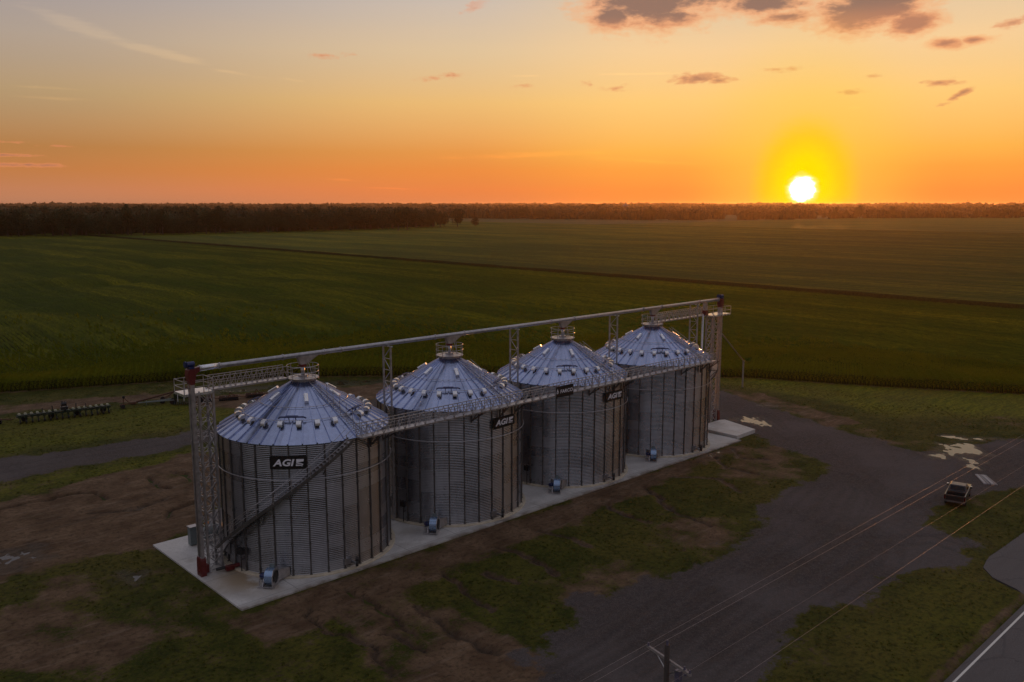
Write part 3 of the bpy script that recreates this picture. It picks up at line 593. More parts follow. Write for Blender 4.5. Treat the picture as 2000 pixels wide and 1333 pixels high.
# headland rows run parallel to the edge
pB = []; rB = []
for (x0, y0), (x1, y1) in zip(EDGE[:-1], EDGE[1:]):
    L = math.hypot(x1 - x0, y1 - y0); ux, uy = (x1 - x0) / L, (y1 - y0) / L; nx_, ny_ = -uy, ux
    for row in range(9):
        s = 0
        while s < L:
            o_ = .2 + row * .88 + random.uniform(-.06, .06); pB.append((x0 + ux * s + nx_ * o_, y0 + uy * s + ny_ * o_, -.1)); rB.append((0, 0, math.atan2(uy, ux) - math.pi / 2 + random.uniform(-.1, .1))); s += 1.3
pB = np.array(pB); rB = np.array(rB); e2 = edge_sd(pB[:, 0], pB[:, 1]); kb = e2 > .05; pB, rB = pB[kb], rB[kb]; pB[:, 2] += terr(pB[:, 0], pB[:, 1])
pts = np.concatenate([pA, pB]); rots = np.concatenate([rA, rB]); sc = rng.uniform(.9, 1.08, (len(pts), 1)) * np.array([[1, 1, 1.0]])
cards_points_gn("corn_plants", corn_piece(), pts, rots, sc, 'leafy corn plants in rows at the near edge of the field', 'corn plants', M_corn)

# grass tufts and weeds in the yard
def tuft():
    m = MB(); r = random.Random(5)
    for k in range(16):
        a = r.uniform(0, 6.28); d = r.uniform(0, .16); L = r.uniform(.12, .32); t_ = r.uniform(.2, .9); x, y = d * math.cos(a), d * math.sin(a); b_ = r.uniform(0, 6.28); px, py = .02 * math.cos(b_), .02 * math.sin(b_)
        m.add([(x - px, y - py, 0), (x + px, y + py, 0), (x + math.cos(a) * L * t_, y + math.sin(a) * L * t_, L)], [(0, 1, 2)])
    return m.mesh("tuft", M_tuft)
n = 60000; X = rng.uniform(-30, 98, n); Y = rng.uniform(-48, 92, n)
dpt = (X - CAM.x) * math.cos(head) + (Y - CAM.y) * math.sin(head); lat = -(X - CAM.x) * math.sin(head) + (Y - CAM.y) * math.cos(head)
gr, di, pdd = samp(YG, X, Y), samp(YD, X, Y), samp(YP, X, Y)
dens = fbm(X, Y, 2.5, 4, 91)
k = (gr < .42) & (di < .42 + (dens - .5) * .3) & (pdd < -.3) & (edge_sd(X, Y) < 0) & (np.abs(lat) < dpt * .62 + 4) & (Y > -48.2) & (dens > .42) & ((X < -10.7) | (X > 59) | (Y < -8.2) | (Y > 9.4)) & ~((X > 59) & (X < 65.6) & (Y > -7.4) & (Y < 2.1))
pts = np.stack([X[k], Y[k], samp(YZ, X, Y)[k] - .01], 1); ns = k.sum(); s_ = rng.uniform(.3, .85, (ns, 1)) * np.array([[1, 1, .75]])
cards_points_gn("grass_tufts", tuft(), pts, np.stack([np.zeros(ns), np.zeros(ns), rng.uniform(0, 6.28, ns)], 1), s_, 'tufts of rough grass and weeds over the yard', 'grass', M_tuft)

# ================================================================== GRAIN BINS
RB, ZE, SL = 7.32, 11.36, .59; RE = 7.46; PITCHX = 16.65
def zc(r): return ZE + (7.40 - r) * SL
def wall_mesh():
    p_ = .160; z = .22; prof = []
    while z < ZE - .02: prof += [(RB + .013, z), (RB - .004, z + p_ * .25), (RB - .021, z + p_ * .5), (RB - .004, z + p_ * .75)]; z += p_
    n = 160; V = []; F = []; m_ = len(prof); pr = np.array(prof); th = np.arange(n) * 2 * np.pi / n
    V = np.stack([np.outer(pr[:, 0], np.cos(th)), np.outer(pr[:, 0], np.sin(th)), np.repeat(pr[:, 1:2], n, 1)], -1).reshape(-1, 3)
    I = np.arange(m_ * n).reshape(m_, n); F = np.stack([I[:-1], np.roll(I[:-1], -1, 1), np.roll(I[1:], -1, 1), I[1:]], -1).reshape(-1, 4)
    return npmesh("wall", V, F, M_wall, True)
def roof_mesh():
    m = MB(); N_ = 40; r0 = .92
    for k in range(N_):
        a0, a1 = k * 9.0 - 4.5, (k + 1) * 9.0 - 4.5
        for (ra, rb) in ((RE, 5.0), (5.0, 2.6), (2.6, r0)):
            m.add([P3(a0, ra, zc(ra)), P3(a1, ra, zc(ra)), P3(a1, rb, zc(rb)), P3(a0, rb, zc(rb))], [(0, 1, 2, 3)])
        # standing rib: tapered ridge
        w0, h0, w1, h1 = .075, .13, .03, .06; aa = R_(a0); tx, ty = math.cos(aa), math.sin(aa)
        vs = []
        for r_, w_, h_ in ((RE + .02, w0, h0), (r0, w1, h1)):
            x, y, z = P3(a0, r_, zc(r_)); vs += [(x - tx * w_, y - ty * w_, z - .01), (x - tx * w_ * .6, y - ty * w_ * .6, z + h_), (x + tx * w_ * .6, y + ty * w_ * .6, z + h_), (x + tx * w_, y + ty * w_, z - .01)]
        m.add(vs, [(0, 4, 5, 1), (1, 5, 6, 2), (2, 6, 7, 3), (3, 2, 1, 0)])
        # eave lip
        m.add([P3(a0, RE, zc(RE)), P3(a1, RE, zc(RE)), P3(a1, RE, zc(RE) - .07), P3(a0, RE, zc(RE) - .07)], [(0, 3, 2, 1)])
    return m.mesh("roof", M_roof, False)
def radial(phi, r, z):   # local frame: x tangential, y outward, z up
    a = R_(phi); c, s = math.cos(a), math.sin(a)
    return Matrix(((c, s, 0, r * s), (s, -c, 0, -r * c), (0, 0, 1, z), (0, 0, 0, 1)))
def radial_(phi, r, z, tilt=False):
    a = R_(phi); o = Vector((math.sin(a), -math.cos(a), 0)); tdir = Vector((math.cos(a), math.sin(a), 0)); up = Vector((0, 0, 1))
    if tilt:
        o = (o - Vector((0, 0, SL))).normalized(); up = tdir.cross(o).normalized()
        if up.z < 0: up = -up
    M = Matrix.Identity(4)
    for i in range(3): M[i][0] = tdir[i]; M[i][1] = o[i]; M[i][2] = up[i]
    p = P3(phi, r, z); M[0][3], M[1][3], M[2][3] = p
    return M
def rail_ring(m, R, zs, r=.022, n=40, a0=0, a1=360):
    closed = abs(a1 - a0) >= 359.9; k = n if closed else n + 1
    for z in zs: m.path([P3(a0 + (a1 - a0) * i / n, R, z) for i in range(k)], r, 5, closed)
def make_bin():
    root = empty("grain_bin")
    m = MB(); m.lathe([(RB + .42, .10), (RB + .42, .20), (RB + .36, .235), (RB - .2, .235)], 96); m.build("foundation_ring", M_conc2, root)
    link("wall", wall_mesh(), root); link("roof", roof_mesh(), root)
    m = MB(); m.prism([(-.055, 0), (-.055, .07), (-.02, .095), (.02, .095), (.055, .07), (.055, 0)], 'z', .235, ZE - .03)
    for k in range(5): m.box(-.075, .075, 0, .1, .5 + k * 2.3, .72 + k * 2.3)
    m.box(-.11, .11, 0, .16, .235, .27)
    stf = m.mesh("stiffener", M_dsteel)
    for k in range(32):
        o = link("stiffener", stf, root); o.matrix_local = radial_(-6.6 + 11.25 * k, RB + .005, 0)
    m = MB(); m.path([P3(k * 3.75, RB + .20, 8.42) for k in range(96)], .042, 6, True); m.build("wind_ring", M_steel, root, True)
    for rr, sp in ((5.18, .13), (3.82, .13)):
        m = MB(); m.path([P3(k * 5, rr, zc(rr) + sp) for k in range(72)], .022, 6, True)
        for k in range(40): m.bar(P3(k * 9 - 4.5, rr, zc(rr) + .05), P3(k * 9 - 4.5, rr, zc(rr) + sp), .05)
        m.build("roof_ring", M_steel, root)
    # hooded roof vents
    m = MB(); prof = [(-.36, -.02), (-.36, .16)] + [(-.02 + .36 * math.cos(R_(180 - a)) , .16 + .34 * math.sin(R_(180 - a))) for a in range(15, 181, 15)] + [(.34, .02), (.27, .02), (.27, .13), (.10, .26), (-.10, .24), (-.14, -.02)]
    m.prism(prof, 'x', -.20, .20); m.cur = 1; m.box(-.17, .17, -.3, .22, -.01, .13)
    vent = m.mesh("roof_vent", [M_vent, M_dsteel])
    for k in range(24):
        ph = -79.5 + 15 * k
        if abs(ph - 10.5) < 6: continue
        o = link("roof_vent", vent, root); o.matrix_local = radial_(ph, 5.62, zc(5.62), False)
    m = MB(); m.prism([(-.17, 0), (-.17, .2), (-.1, .26), (.1, .26), (.17, .2), (.17, 0)], 'y', -.5, .5); pv = m.mesh("peak_vent", M_vent)
    for k in range(6):
        o = link("peak_vent", pv, root); o.matrix_local = radial_(-26 + 60 * k, 2.85, zc(2.85) + .02, True)
    # blue roof jacks: a beam on two feet
    m = MB(); m.box(-.95, .95, -.06, .06, .30, .38); m.box(-.5, .5, -.09, .09, .38, .44)
    for s_ in (-1, 1): m.bar((s_ * .95, 0, .34), (s_ * 1.15, 0, .2), .09); m.bar((s_ * .28, 0, .3), (s_ * .28, 0, .02), .07)
    jk = m.mesh("roof_brace", M_blue)
    for ph in (-41, 27, 139, -153):
        o = link("roof_brace", jk, root); o.matrix_local = radial_(ph, 4.95, zc(4.95), True)
    # roof ladder with handrails
    m = MB(); rr = np.linspace(7.5, 1.1, 33)
    for sgn in (-1, 1):
        M0 = radial_(9.5, 0, 0)
        def Q(rad, off, h): return M0 @ Vector((off, rad, zc(rad) + h))
        m.path([Q(a, sgn * .3, .16) for a in rr], .03, 5); m.path([Q(a, sgn * .34, .95) for a in rr[:26]], .02, 5)
        for a in rr[::4][:7]: m.bar(Q(a, sgn * .32, .1), Q(a, sgn * .34, .95), .035)
    for a in rr: m.bar(Q(a, -.3, .16), Q(a, .3, .16), .05, .03)
    m.build("roof_ladder", M_steel, root)
    # peak: collar, lid, platform with rail
    m = MB(); m.lathe([(.98, zc(.95) - .06), (.98, 15.34), (1.02, 15.36), (1.02, 15.42), (.55, 15.50), (.42, 15.52), (.42, 15.66), (.36, 15.68), (.30, 15.68), (.0, 15.68)], 40)
    for k in range(40): m.box(-.001, .001, 0, 0.001, 0, .001) if False else None
    m.build("peak_collar", M_steel, root, False)
    m = MB()
    m.lathe([(1.02, 15.43), (1.38, 15.43), (1.38, 15.47), (1.02, 15.47), (1.02, 15.43)], 40)
    for k in range(8): m.bar(P3(k * 45 + 20, .98, 15.1), P3(k * 45 + 20, 1.34, 15.42), .05)
    pf = m.build("peak_platform", M_steel, root)
    m = MB(); rail_ring(m, 1.36, (16.02, 16.54), .024)
    for k in range(8): m.bar(P3(k * 45 + 20, 1.36, 15.2), P3(k * 45 + 20, 1.36, 16.54), .045)
    m.build("railing", M_steel, pf)
    # unload tube with its black guard, wall box on a post, service hatch
    m = MB(); M0 = radial_(-1, RB, 0)
    m.tube(M0 @ Vector((0, 0, .62)), M0 @ Vector((0, .62, .62)), .11, 12); m.bar(M0 @ Vector((0, .5, .24)), M0 @ Vector((0, .5, .6)), .06)
    m.build("unload_tube", M_steel, root)
    m = MB(); m.tube((-.09, 0, 0), (.09, 0, 0), .30, 20); m.tube((-.13, 0, .34), (.13, 0, .34), .20, 16); m.box(-.09, .09, -.2, .2, -.05, .38)
    o = m.build("drive_guard", M_black, root); o.matrix_local = radial_(-1, RB + .72, .72) @ Matrix.Rotation(R_(38), 4, 'Z')
    m = MB(); m.box(-.3, .3, .0, .12, .55, 1.05); o = m.build("sweep_hatch", M_steel, root); o.matrix_local = radial_(-5.2, RB + .02, 0)
    m = MB(); m.tube((0, .35, .235), (0, .35, 1.9), .045, 8); m.box(-.28, .3, .2, .55, 1.75, 2.25); m.tube((-.32, .35, 2.0), (.0, .35, 2.3), .12, 8); m.bar((0, .35, 1.2), (0, 0, 1.2), .05); m.bar((-.45, .3, 2.3), (.1, .3, 2.0), .08)
    o = m.build("wall_gauge", M_black, root); o.matrix_local = radial_(-76, RB + .02, 0)
    m = MB(); m.box(-.45, .45, 0, .1, 1.0, 2.15); m.box(-.38, .38, .1, .14, 1.07, 2.08); o = m.build("walk_in_door", M_steel, root); o.matrix_local = radial_(-98.6 + 2, RB + .02, 0)
    return root
binsrc = make_bin()
BL = ['corrugated steel grain bin nearest the camera, with stairs climbing across its wall', 'second steel grain bin of the row, counted from the stairs bin', 'third steel grain bin of the row, behind the dealer banner on the walkway', 'farthest steel grain bin of the row, beside the raised concrete slab']
BINS = []
for i in range(4):
    b_ = binsrc if i == 0 else copy_tree(binsrc)
    b_.location = (PITCHX * i, 0, 0); tag(b_, BL[i], 'grain bin', 'row of grain bins'); BINS.append(b_)

# ------------------------------------------------------------------ aeration fans
def make_fan():
    root = empty("aeration_fan")
    # local: x tangential (inlet at +x), y outward, origin on the pad under the drum
    m = MB(); n = 28
    prof = [(.0 + (.62 + .10 * (k / n)) * math.cos(k * 2 * math.pi / n - 1.2), .86 + (.62 + .10 * (k / n)) * math.sin(k * 2 * math.pi / n - 1.2)) for k in range(n)]
    m.prism(prof, 'x', -.34, .34); m.build("housing", M_fan, root, bevel=.02)
    m = MB(); m.prism([(-.68, .06), (.68, .06), (.74, .5), (.70, 1.1), (.42, 1.5), (-.42, 1.5), (-.70, 1.1), (-.74, .5)], 'x', .35, .39); m.build("side_plate", M_steel, root)
    m = MB(); m.prism([(-.62, .06), (.62, .06), (.30, .75), (-.30, .75)], 'x', -.52, -.46); m.box(-.9, -.40, -.28, .28, .55, .62)
    for a, b in ((-.85, -.25), (-.85, .25), (-.45, -.25), (-.45, .25)): m.bar((a, b, .1), (a, b, .56), .06)
    m.box(-.95, .4, -.6, -.52, .10, .17); m.box(-.95, .4, .52, .6, .10, .17); m.build("stand", M_steel, root)
    m = MB(); m.tube((-.36, 0, .86), (-.82, 0, .86), .19, 16); m.tube((-.82, 0, .86), (-.9, 0, .86), .13, 12); m.box(-.7, -.5, -.1, .1, .98, 1.1); m.build("motor", M_blue, root, True)
    m = MB(); m.tube((.39, 0, .86), (.46, 0, .86), .44, 24, .50, caps=False); m.tube((.395, 0, .86), (.40, 0, .86), .43, 24); m.build("inlet", M_black, root)
    m = MB(); m.add([(-.34, -.55, .20), (.34, -.55, .20), (.34, -.55, 1.15), (-.34, -.55, 1.15), (-.75, -1.82, .24), (.95, -1.72, .24), (.95, -1.72, .95), (-.75, -1.82, .95)], [(0, 1, 5, 4), (1, 2, 6, 5), (2, 3, 7, 6), (3, 0, 4, 7), (0, 3, 2, 1)]); m.build("transition_duct", M_steel, root)
    m = MB(); m.box(-.2, .2, -.45, -.3, 1.42, 1.75); m.build("control_box", M_cab, root)
    return root
fansrc = make_fan()
for i in range(4):
    f_ = fansrc if i == 0 else copy_tree(fansrc)
    M = Matrix.Translation((PITCHX * i, 0, .10)) @ radial_(-49.5, 9.15, 0)
    # proper rotation: x tangential, y outward is left handed, so keep rotation part from angle
    a = R_(-49.5); f_.location = M.translation; f_.rotation_euler = (0, 0, a); 
    for ch in f_.children:
        if i == 0: ch.matrix_local = Matrix.Scale(-1, 4, (0, 1, 0))
    tag(f_, ['galvanised blower fan with blue motor at the foot of the bin with stairs', 'blower fan on the pad in front of the second bin', 'blower fan on the pad in front of the third bin', 'blower fan on the pad in front of the farthest bin'][i], 'fan', 'aeration fans on the concrete pad')

# ------------------------------------------------------------------ signs
def text_mesh(txt, size, mat_, shear=0.0, bold=0.0, ext=.015, space=1.0):
    c = bpy.data.curves.new("letters", 'FONT'); c.body = txt; c.size = size; c.shear = shear; c.offset = bold; c.extrude = ext; c.align_x = 'CENTER'; c.align_y = 'CENTER'; c.space_character = space; c.resolution_u = 3
    o = bpy.data.objects.new("t", c); COL.objects.link(o); bpy.context.view_layer.update()
    me = bpy.data.meshes.new_from_object(o.evaluated_get(bpy.context.evaluated_depsgraph_get())); bpy.data.objects.remove(o); me.materials.clear(); me.materials.append(mat_); me.name = "letters"; return me
LET = text_mesh("AGI", 1.02, M_letter, .22, .030, .012, 1.0)
def fit(me, x0, x1, z0, z1):   # scale the flat text into a box in the x,z plane facing -y
    co = np.empty(len(me.vertices) * 3, np.float32); me.vertices.foreach_get('co', co); co = co.reshape(-1, 3); mn, mx = co.min(0), co.max(0)
    o = np.empty_like(co); o[:, 0] = x0 + (co[:, 0] - mn[0]) / (mx[0] - mn[0]) * (x1 - x0); o[:, 2] = z0 + (co[:, 1] - mn[1]) / (mx[1] - mn[1]) * (z1 - z0); o[:, 1] = -(co[:, 2] - mn[2]) - .022
    me.vertices.foreach_set('co', o.ravel()); me.update(); return me
LET = fit(LET, -1.24, .50, -.29, .29)
def make_sign():
    root = empty("sign_board"); m = MB(); m.box(-1.48, 1.48, -.02, .02, -.53, .53); m.build("board", M_sign, root)
    link("letters", LET, root)
    m = MB()
    def slab(pts): m.prism(pts, 'y', -.046, -.022)
    slab([(.66, .29), (1.26, .29), (1.22, .10), (1.02, .07), (.84, .0), (.64, -.04)])
    slab([(.62, -.10), (.80, -.06), (1.0, -.06), (1.20, -.12), (1.17, -.20), (1.0, -.15), (.80, -.13), (.62, -.15)])
    slab([(.60, -.20), (.85, -.19), (1.02, -.22), (1.15, -.26), (1.12, -.31), (.98, -.27), (.60, -.28)])
    m.build("logo", M_letter, root)
    m = MB(); m.bar((-.9, .02, .2), (-.9, .30, .2), .06); m.bar((.9, .02, .2), (.9, .30, .2), .06); m.build("bracket", M_dsteel, root)
    return root
sg = make_sign()
for i, (bi, ph, zz) in enumerate([(0, -40.4, 9.92), (1, 4.5, 9.80), (2, 3.0, 9.83)]):
    o = sg if i == 0 else copy_tree(sg); x, y, z = P3(ph, RB + .19, zz); o.location = (PITCHX * bi + x, y, z); o.rotation_euler = (0, 0, R_(ph))
    tag(o, ['black sign with white slanted AGI letters above the stairs on the nearest bin', 'black AGI sign high on the second bin under the walkway', 'black AGI sign high on the third bin, right of the dealer banner'][i], 'sign', 'black signs on the bin walls')

# ------------------------------------------------------------------ truss walkway along the eaves
WX0, WX1, WY0, WY1, WZ = .35, 51.7, -8.52, -7.66, 11.50
def truss(m, x0, x1, y, z, h, step, w=.05):
    m.bar((x0, y, z), (x1, y, z), w * 1.6, w * 2.6); m.bar((x0, y, z + h), (x1, y, z + h), w * 1.2); m.bar((x0, y, z + h * .55), (x1, y, z + h * .55), w * .8)
    n = max(1, int(round((x1 - x0) / step))); st_ = (x1 - x0) / n
    for k in range(n + 1): m.bar((x0 + k * st_, y, z), (x0 + k * st_, y, z + h), w)
    for k in range(n):
        a = x0 + k * st_; b = a + st_; m.bar((a, y, z), ((a + b) / 2, y, z + h * .95), w * .75); m.bar(((a + b) / 2, y, z + h * .95), (b, y, z), w * .75)
def walkway(name, x0, x1, y0, y1, z, label, step=1.1, cat='walkway', sill=True):
    root = empty(name, (0, 0, 0))
    m = MB(); m.box(x0, x1, y0 + .05, y1 - .05, z, z + .04)
    for k in range(int((x1 - x0) / 1.1) + 1): m.bar((x0 + k * 1.1, y0, z - .04), (x0 + k * 1.1, y1, z - .04), .06)
    m.build("deck", M_steel, root)
    for y in (y0, y1):
        m = MB(); truss(m, x0, x1, y, z, 1.08, step); m.build("side_truss", M_steel, root)
    return tag(root, label, cat)
W = walkway("eave_walkway", WX0, WX1, WY0, WY1, WZ, 'long steel truss walkway running past the eaves of all four bins')
def bracket(x, bx):
    m = MB(); dxx = x - bx; yw = -math.sqrt(max(.1, (RB + .1) ** 2 - dxx ** 2))
    m.bar((x, WY0, WZ - .12), (x, yw, WZ - .12), .09); m.bar((x, WY0 + .1, WZ - .14), (x, yw - .05, WZ - 1.15), .09); m.bar((x, yw - .06, WZ - .1), (x, yw - .06, WZ - 1.3), .1)
    m.bar((x - .55, WY0 + .3, WZ - .16), (x, yw - .06, WZ - 1.2), .07); m.bar((x + .55, WY0 + .3, WZ - .16), (x, yw - .06, WZ - 1.2), .07)
    return m.build("support_bracket", M_dsteel, W)
for i in range(4):
    for d in (-3.0, 0.0, 2.4) if i else (2.1, 3.9): bracket(PITCHX * i + d, PITCHX * i)
# dealer banner on the walkway
bn = empty("banner", (24.62, WY0 - .05, 11.88)); m = MB(); m.box(-1.26, 1.26, -.012, .012, -.58, .58); m.build("cloth", M_sign, bn)
link("letters", fit(text_mesh("FARCO", 1.0, M_letter, .12, .012, .008, 1.0), -.70, 1.14, -.17, .19), bn)
m = MB(); m.prism([(-1.10 + .13 * math.cos(k * .5236), -.02 + .17 * math.sin(k * .5236)) for k in range(12)], 'y', -.036, -.022); m.prism([(-.99, .30), (-.93, .12), (-1.05, .12)], 'y', -.036, -.022) if False else None
m.prism([(-1.19, .10), (-.97 - .04, .10), (-1.10, .33)], 'y', -.036, -.022); m.build("emblem", M_letter, bn)
m = MB(); m.prism([(-1.10 + .05 * math.cos(k * .785), -.03 + .09 * math.sin(k * .785)) for k in range(8)], 'y', -.044, -.037); m.build("emblem_core", M_sign, bn)
tag(bn, 'black FARCO banner with a drop emblem tied to the walkway rail', 'banner')

# ------------------------------------------------------------------ spiral stairs on the first and last bins
def stairs(name, bx, a0, a1, z0, z1, label):
    root = empty(name, (bx, 0, 0)); R0, R1 = RB + .22, RB + 1.02; n = int(abs(z1 - z0) / .215); rails = MB(); str_ = MB(); tr = MB()
    ang = [a0 + (a1 - a0) * k / n for k in range(n + 1)]; zz = [z0 + (z1 - z0) * k / n for k in range(n + 1)]
    for k in range(n):
        am, w_ = ang[k], abs(a1 - a0) / n * .62; tr.add([P3(am - w_, R0, zz[k] + .06), P3(am + w_, R0, zz[k] + .06), P3(am + w_, R1, zz[k] + .06), P3(am - w_, R1, zz[k] + .06), P3(am - w_, R0, zz[k] + .02), P3(am + w_, R0, zz[k] + .02), P3(am + w_, R1, zz[k] + .02), P3(am - w_, R1, zz[k] + .02)], [(0, 1, 2, 3), (7, 6, 5, 4), (0, 4, 5, 1), (2, 6, 7, 3), (1, 5, 6, 2), (0, 3, 7, 4)])
    for R in (R0, R1):
        vs = []; q = len(ang)
        for t_ in (-.02, .02):
            for h in (-.16, .16): vs += [P3(a, R + t_, z + h) for a, z in zip(ang, zz)]
        fs = []
        for k in range(q - 1):
            A, B, C, D_ = k, q + k, 2 * q + k, 3 * q + k; fs += [(A, A + 1, B + 1, B), (C, D_, D_ + 1, C + 1), (B, B + 1, D_ + 1, D_), (A, C, C + 1, A + 1)]
        str_.add(vs, fs)
    for h in (.55, 1.05): rails.path([P3(a, R1 + .02, z + h) for a, z in zip(ang, zz)], .022, 5)
    rails.path([P3(a, R0 + .04, z + 1.05) for a, z in zip(ang, zz)], .022, 5)
    for k in range(0, n + 1, 5): rails.bar(P3(ang[k], R1 + .02, zz[k]), P3(ang[k], R1 + .02, zz[k] + 1.05), .045)
    for k in range(4, n, 10): str_.bar(P3(ang[k], RB + .05, zz[k] - 1.0), P3(ang[k], R1, zz[k] - .1), .06); str_.bar(P3(ang[k], RB + .05, zz[k] - .1), P3(ang[k], R1, zz[k] - .1), .05)
    tr.build("tread", M_steel, root); str_.build("stringer", M_dsteel, root); rails.build("handrail", M_steel, root)
    return tag(root, label, 'staircase', 'curved stairs on the bin walls')
stairs("spiral_stairs", 0, -111, -2.5, .12, 11.42, 'curved steel stairs climbing across the front wall of the nearest bin')
stairs("spiral_stairs", PITCHX * 3, 140, 22, .12, 11.42, 'curved steel stairs at the far right flank of the last bin')

# ------------------------------------------------------------------ conveyor along the peaks
cv = empty("drag_conveyor", (0, 0, 0)); ZP = 17.45
m = MB(); m.tube((-9.45, 0, ZP), (65.0, 0, ZP), .20, 20)
m.build("tube", M_steel, cv, True)
m = MB()
for x in (-9.3, -7.6, -1.9, 2.2, 3.9, 14.8, 18.6, 31.4, 35.2, 48, 51.8, 60.2, 64.6): m.tube((x - .04, 0, ZP), (x + .04, 0, ZP), .27, 20)
m.build("flange", M_steel, cv)
m = MB(); m.tube((-9.2, 0, ZP), (-7.7, 0, ZP), .235, 20); m.build("sleeve", M_vent, cv, True)
def spout_at(x):
    m = MB(); m.add([(x - .55, -.19, ZP - .12), (x + 1.6, -.19, ZP - .12), (x + 1.6, .19, ZP - .12), (x - .55, .19, ZP - .12), (x - .26, -.19, ZP - .85), (x + .3, -.19, ZP - .85), (x + .3, .19, ZP - .85), (x - .26, .19, ZP - .85)], [(0, 1, 5, 4), (1, 2, 6, 5), (2, 3, 7, 6), (3, 0, 4, 7), (4, 5, 6, 7), (0, 3, 2, 1)])
    return m
dl = ['grey drop box under the conveyor above the peak of the nearest bin', 'grey drop spout above the peak of the second bin', 'grey drop spout above the peak of the third bin', 'grey drop spout above the peak of the farthest bin']
for i in range(4):
    x = PITCHX * i; r_ = empty("drop_spout", (x, 0, 0))
    spout_at(0).build("discharge_box", M_steel, r_); m = MB(); m.box(-.24, .24, -.22, .22, ZP - 1.06, ZP - .85); m.box(-.5, .2, -.05, .05, ZP - .98, ZP - .92); m.build("slide_gate", M_red, r_)
    m = MB(); m.tube((0, 0, 15.66), (0, 0, ZP - 1.06), .17, 14); m.build("down_tube", M_steel, r_, True)
    m = MB(); m.bar((.75, .35, 15.45), (.45, .12, ZP - .5), .05); m.bar((.75, -.35, 15.45), (.45, -.12, ZP - .5), .05); m.build("strut", M_steel, r_); tag(r_, dl[i], 'spout', 'drop spouts over the bin peaks')
# lattice columns between the bins
def column():
    root = empty("lattice_column"); H = 17.16
    for s_ in (-.6, .6):
        m = MB(); m.box(-.07, .07, s_ - .07, s_ + .07, .10, H); m.box(-.2, .2, s_ - .2, s_ + .2, .10, .14); m.build("post", M_steel, root)
    m = MB(); z = .6; k = 0
    while z < H - 1.0:
        m.bar((0, -.55, z), (0, .55, z), .055); m.bar((0, -.55 if k % 2 else .55, z), (0, .55 if k % 2 else -.55, z + 1.1), .055); z += 1.1; k += 1
    m.build("bracing", M_steel, root)
    m = MB(); m.box(-.12, .12, -.8, .8, H, H + .09); m.build("cap_beam", M_vent, root)
    return root
cs_ = column()
for i, x in enumerate((9.0, 25.65, 42.3, 59.0)):
    o = cs_ if i == 0 else copy_tree(cs_); o.location = (x, 0, 0)
    tag(o, ['two post lattice column in the gap between the first and second bins', 'two post lattice column in the gap between the second and third bins', 'two post lattice column in the gap between the third and fourth bins', 'two post lattice column just beyond the farthest bin'][i], 'column', 'lattice columns carrying the conveyor')

# ------------------------------------------------------------------ support towers, elevators, peak walkways
def tower(x0, x1, y0, y1, px0, px1, py0, py1, label, zb=.10, gate=1):
    root = empty("support_tower", ((x0 + x1) / 2, (y0 + y1) / 2, zb)); ox, oy = (x0 + x1) / 2, (y0 + y1) / 2; X0, X1, Y0, Y1 = x0 - ox, x1 - ox, y0 - oy, y1 - oy; H = 15.40 - zb
    for a in (X0, X1):
        for b_ in (Y0, Y1): m = MB(); m.box(a - .085, a + .085, b_ - .085, b_ + .085, 0, H); m.box(a - .2, a + .2, b_ - .2, b_ + .2, -.01, .03); m.build("leg", M_steel, root)
    m = MB(); n = 12; st_ = H / n
    for k in range(n + 1):
        z = min(k * st_ + .15, H - .05)
        m.bar((X0, Y0, z), (X1, Y0, z), .06); m.bar((X0, Y1, z), (X1, Y1, z), .06); m.bar((X0, Y0, z), (X0, Y1, z), .06); m.bar((X1, Y0, z), (X1, Y1, z), .06)
        if k < n:
            z2 = z + st_
            for (p, q) in (((X0, Y0), (X1, Y0)), ((X1, Y1), (X0, Y1)), ((X0, Y1), (X0, Y0)), ((X1, Y0), (X1, Y1))):
                m.bar((*p, z), (*q, z2), .05); m.bar((*q, z), (*p, z2), .05)
    m.build("bracing", M_steel, root)
    A, B, C, D_ = px0 - ox, px1 - ox, py0 - oy, py1 - oy
    m = MB(); m.box(A, B, C, D_, H, H + .05); m.box(A, B, C, C + .07, H - .16, H); m.box(A, B, D_ - .07, D_, H - .16, H); m.box(A, A + .07, C + .08, D_ - .08, H - .16, H); m.box(B - .07, B, C + .08, D_ - .08, H - .16, H); m.build("platform", M_vent, root)
    m = MB()
    for h in (.55, 1.08):
        for p, q in (((A, C), (B, C)), ((A, C), (A, D_)), ((A, D_), (B, D_)), ((B, C), (B, D_))): m.bar((*p, H + h), (*q, H + h), .045)
    nx_ = 3
    for k in range(nx_ + 1):
        xx = A + (B - A) * k / nx_
        for yy in (C, D_): m.bar((xx, yy, H), (xx, yy, H + 1.08), .05)
    m.build("railing", M_steel, root); return tag(root, label, 'tower', 'lattice towers at the ends of the bin row')
tower(-9.43, -8.25, .06, 1.25, -10.65, -8.2, .0, 1.9, 'four legged lattice tower with top platform beside the nearest bin')
tower(62.9, 64.3, -.6, .6, 62.3, 66.6, -.85, 1.05, 'four legged lattice tower with top platform beyond the farthest bin', zb=.10)
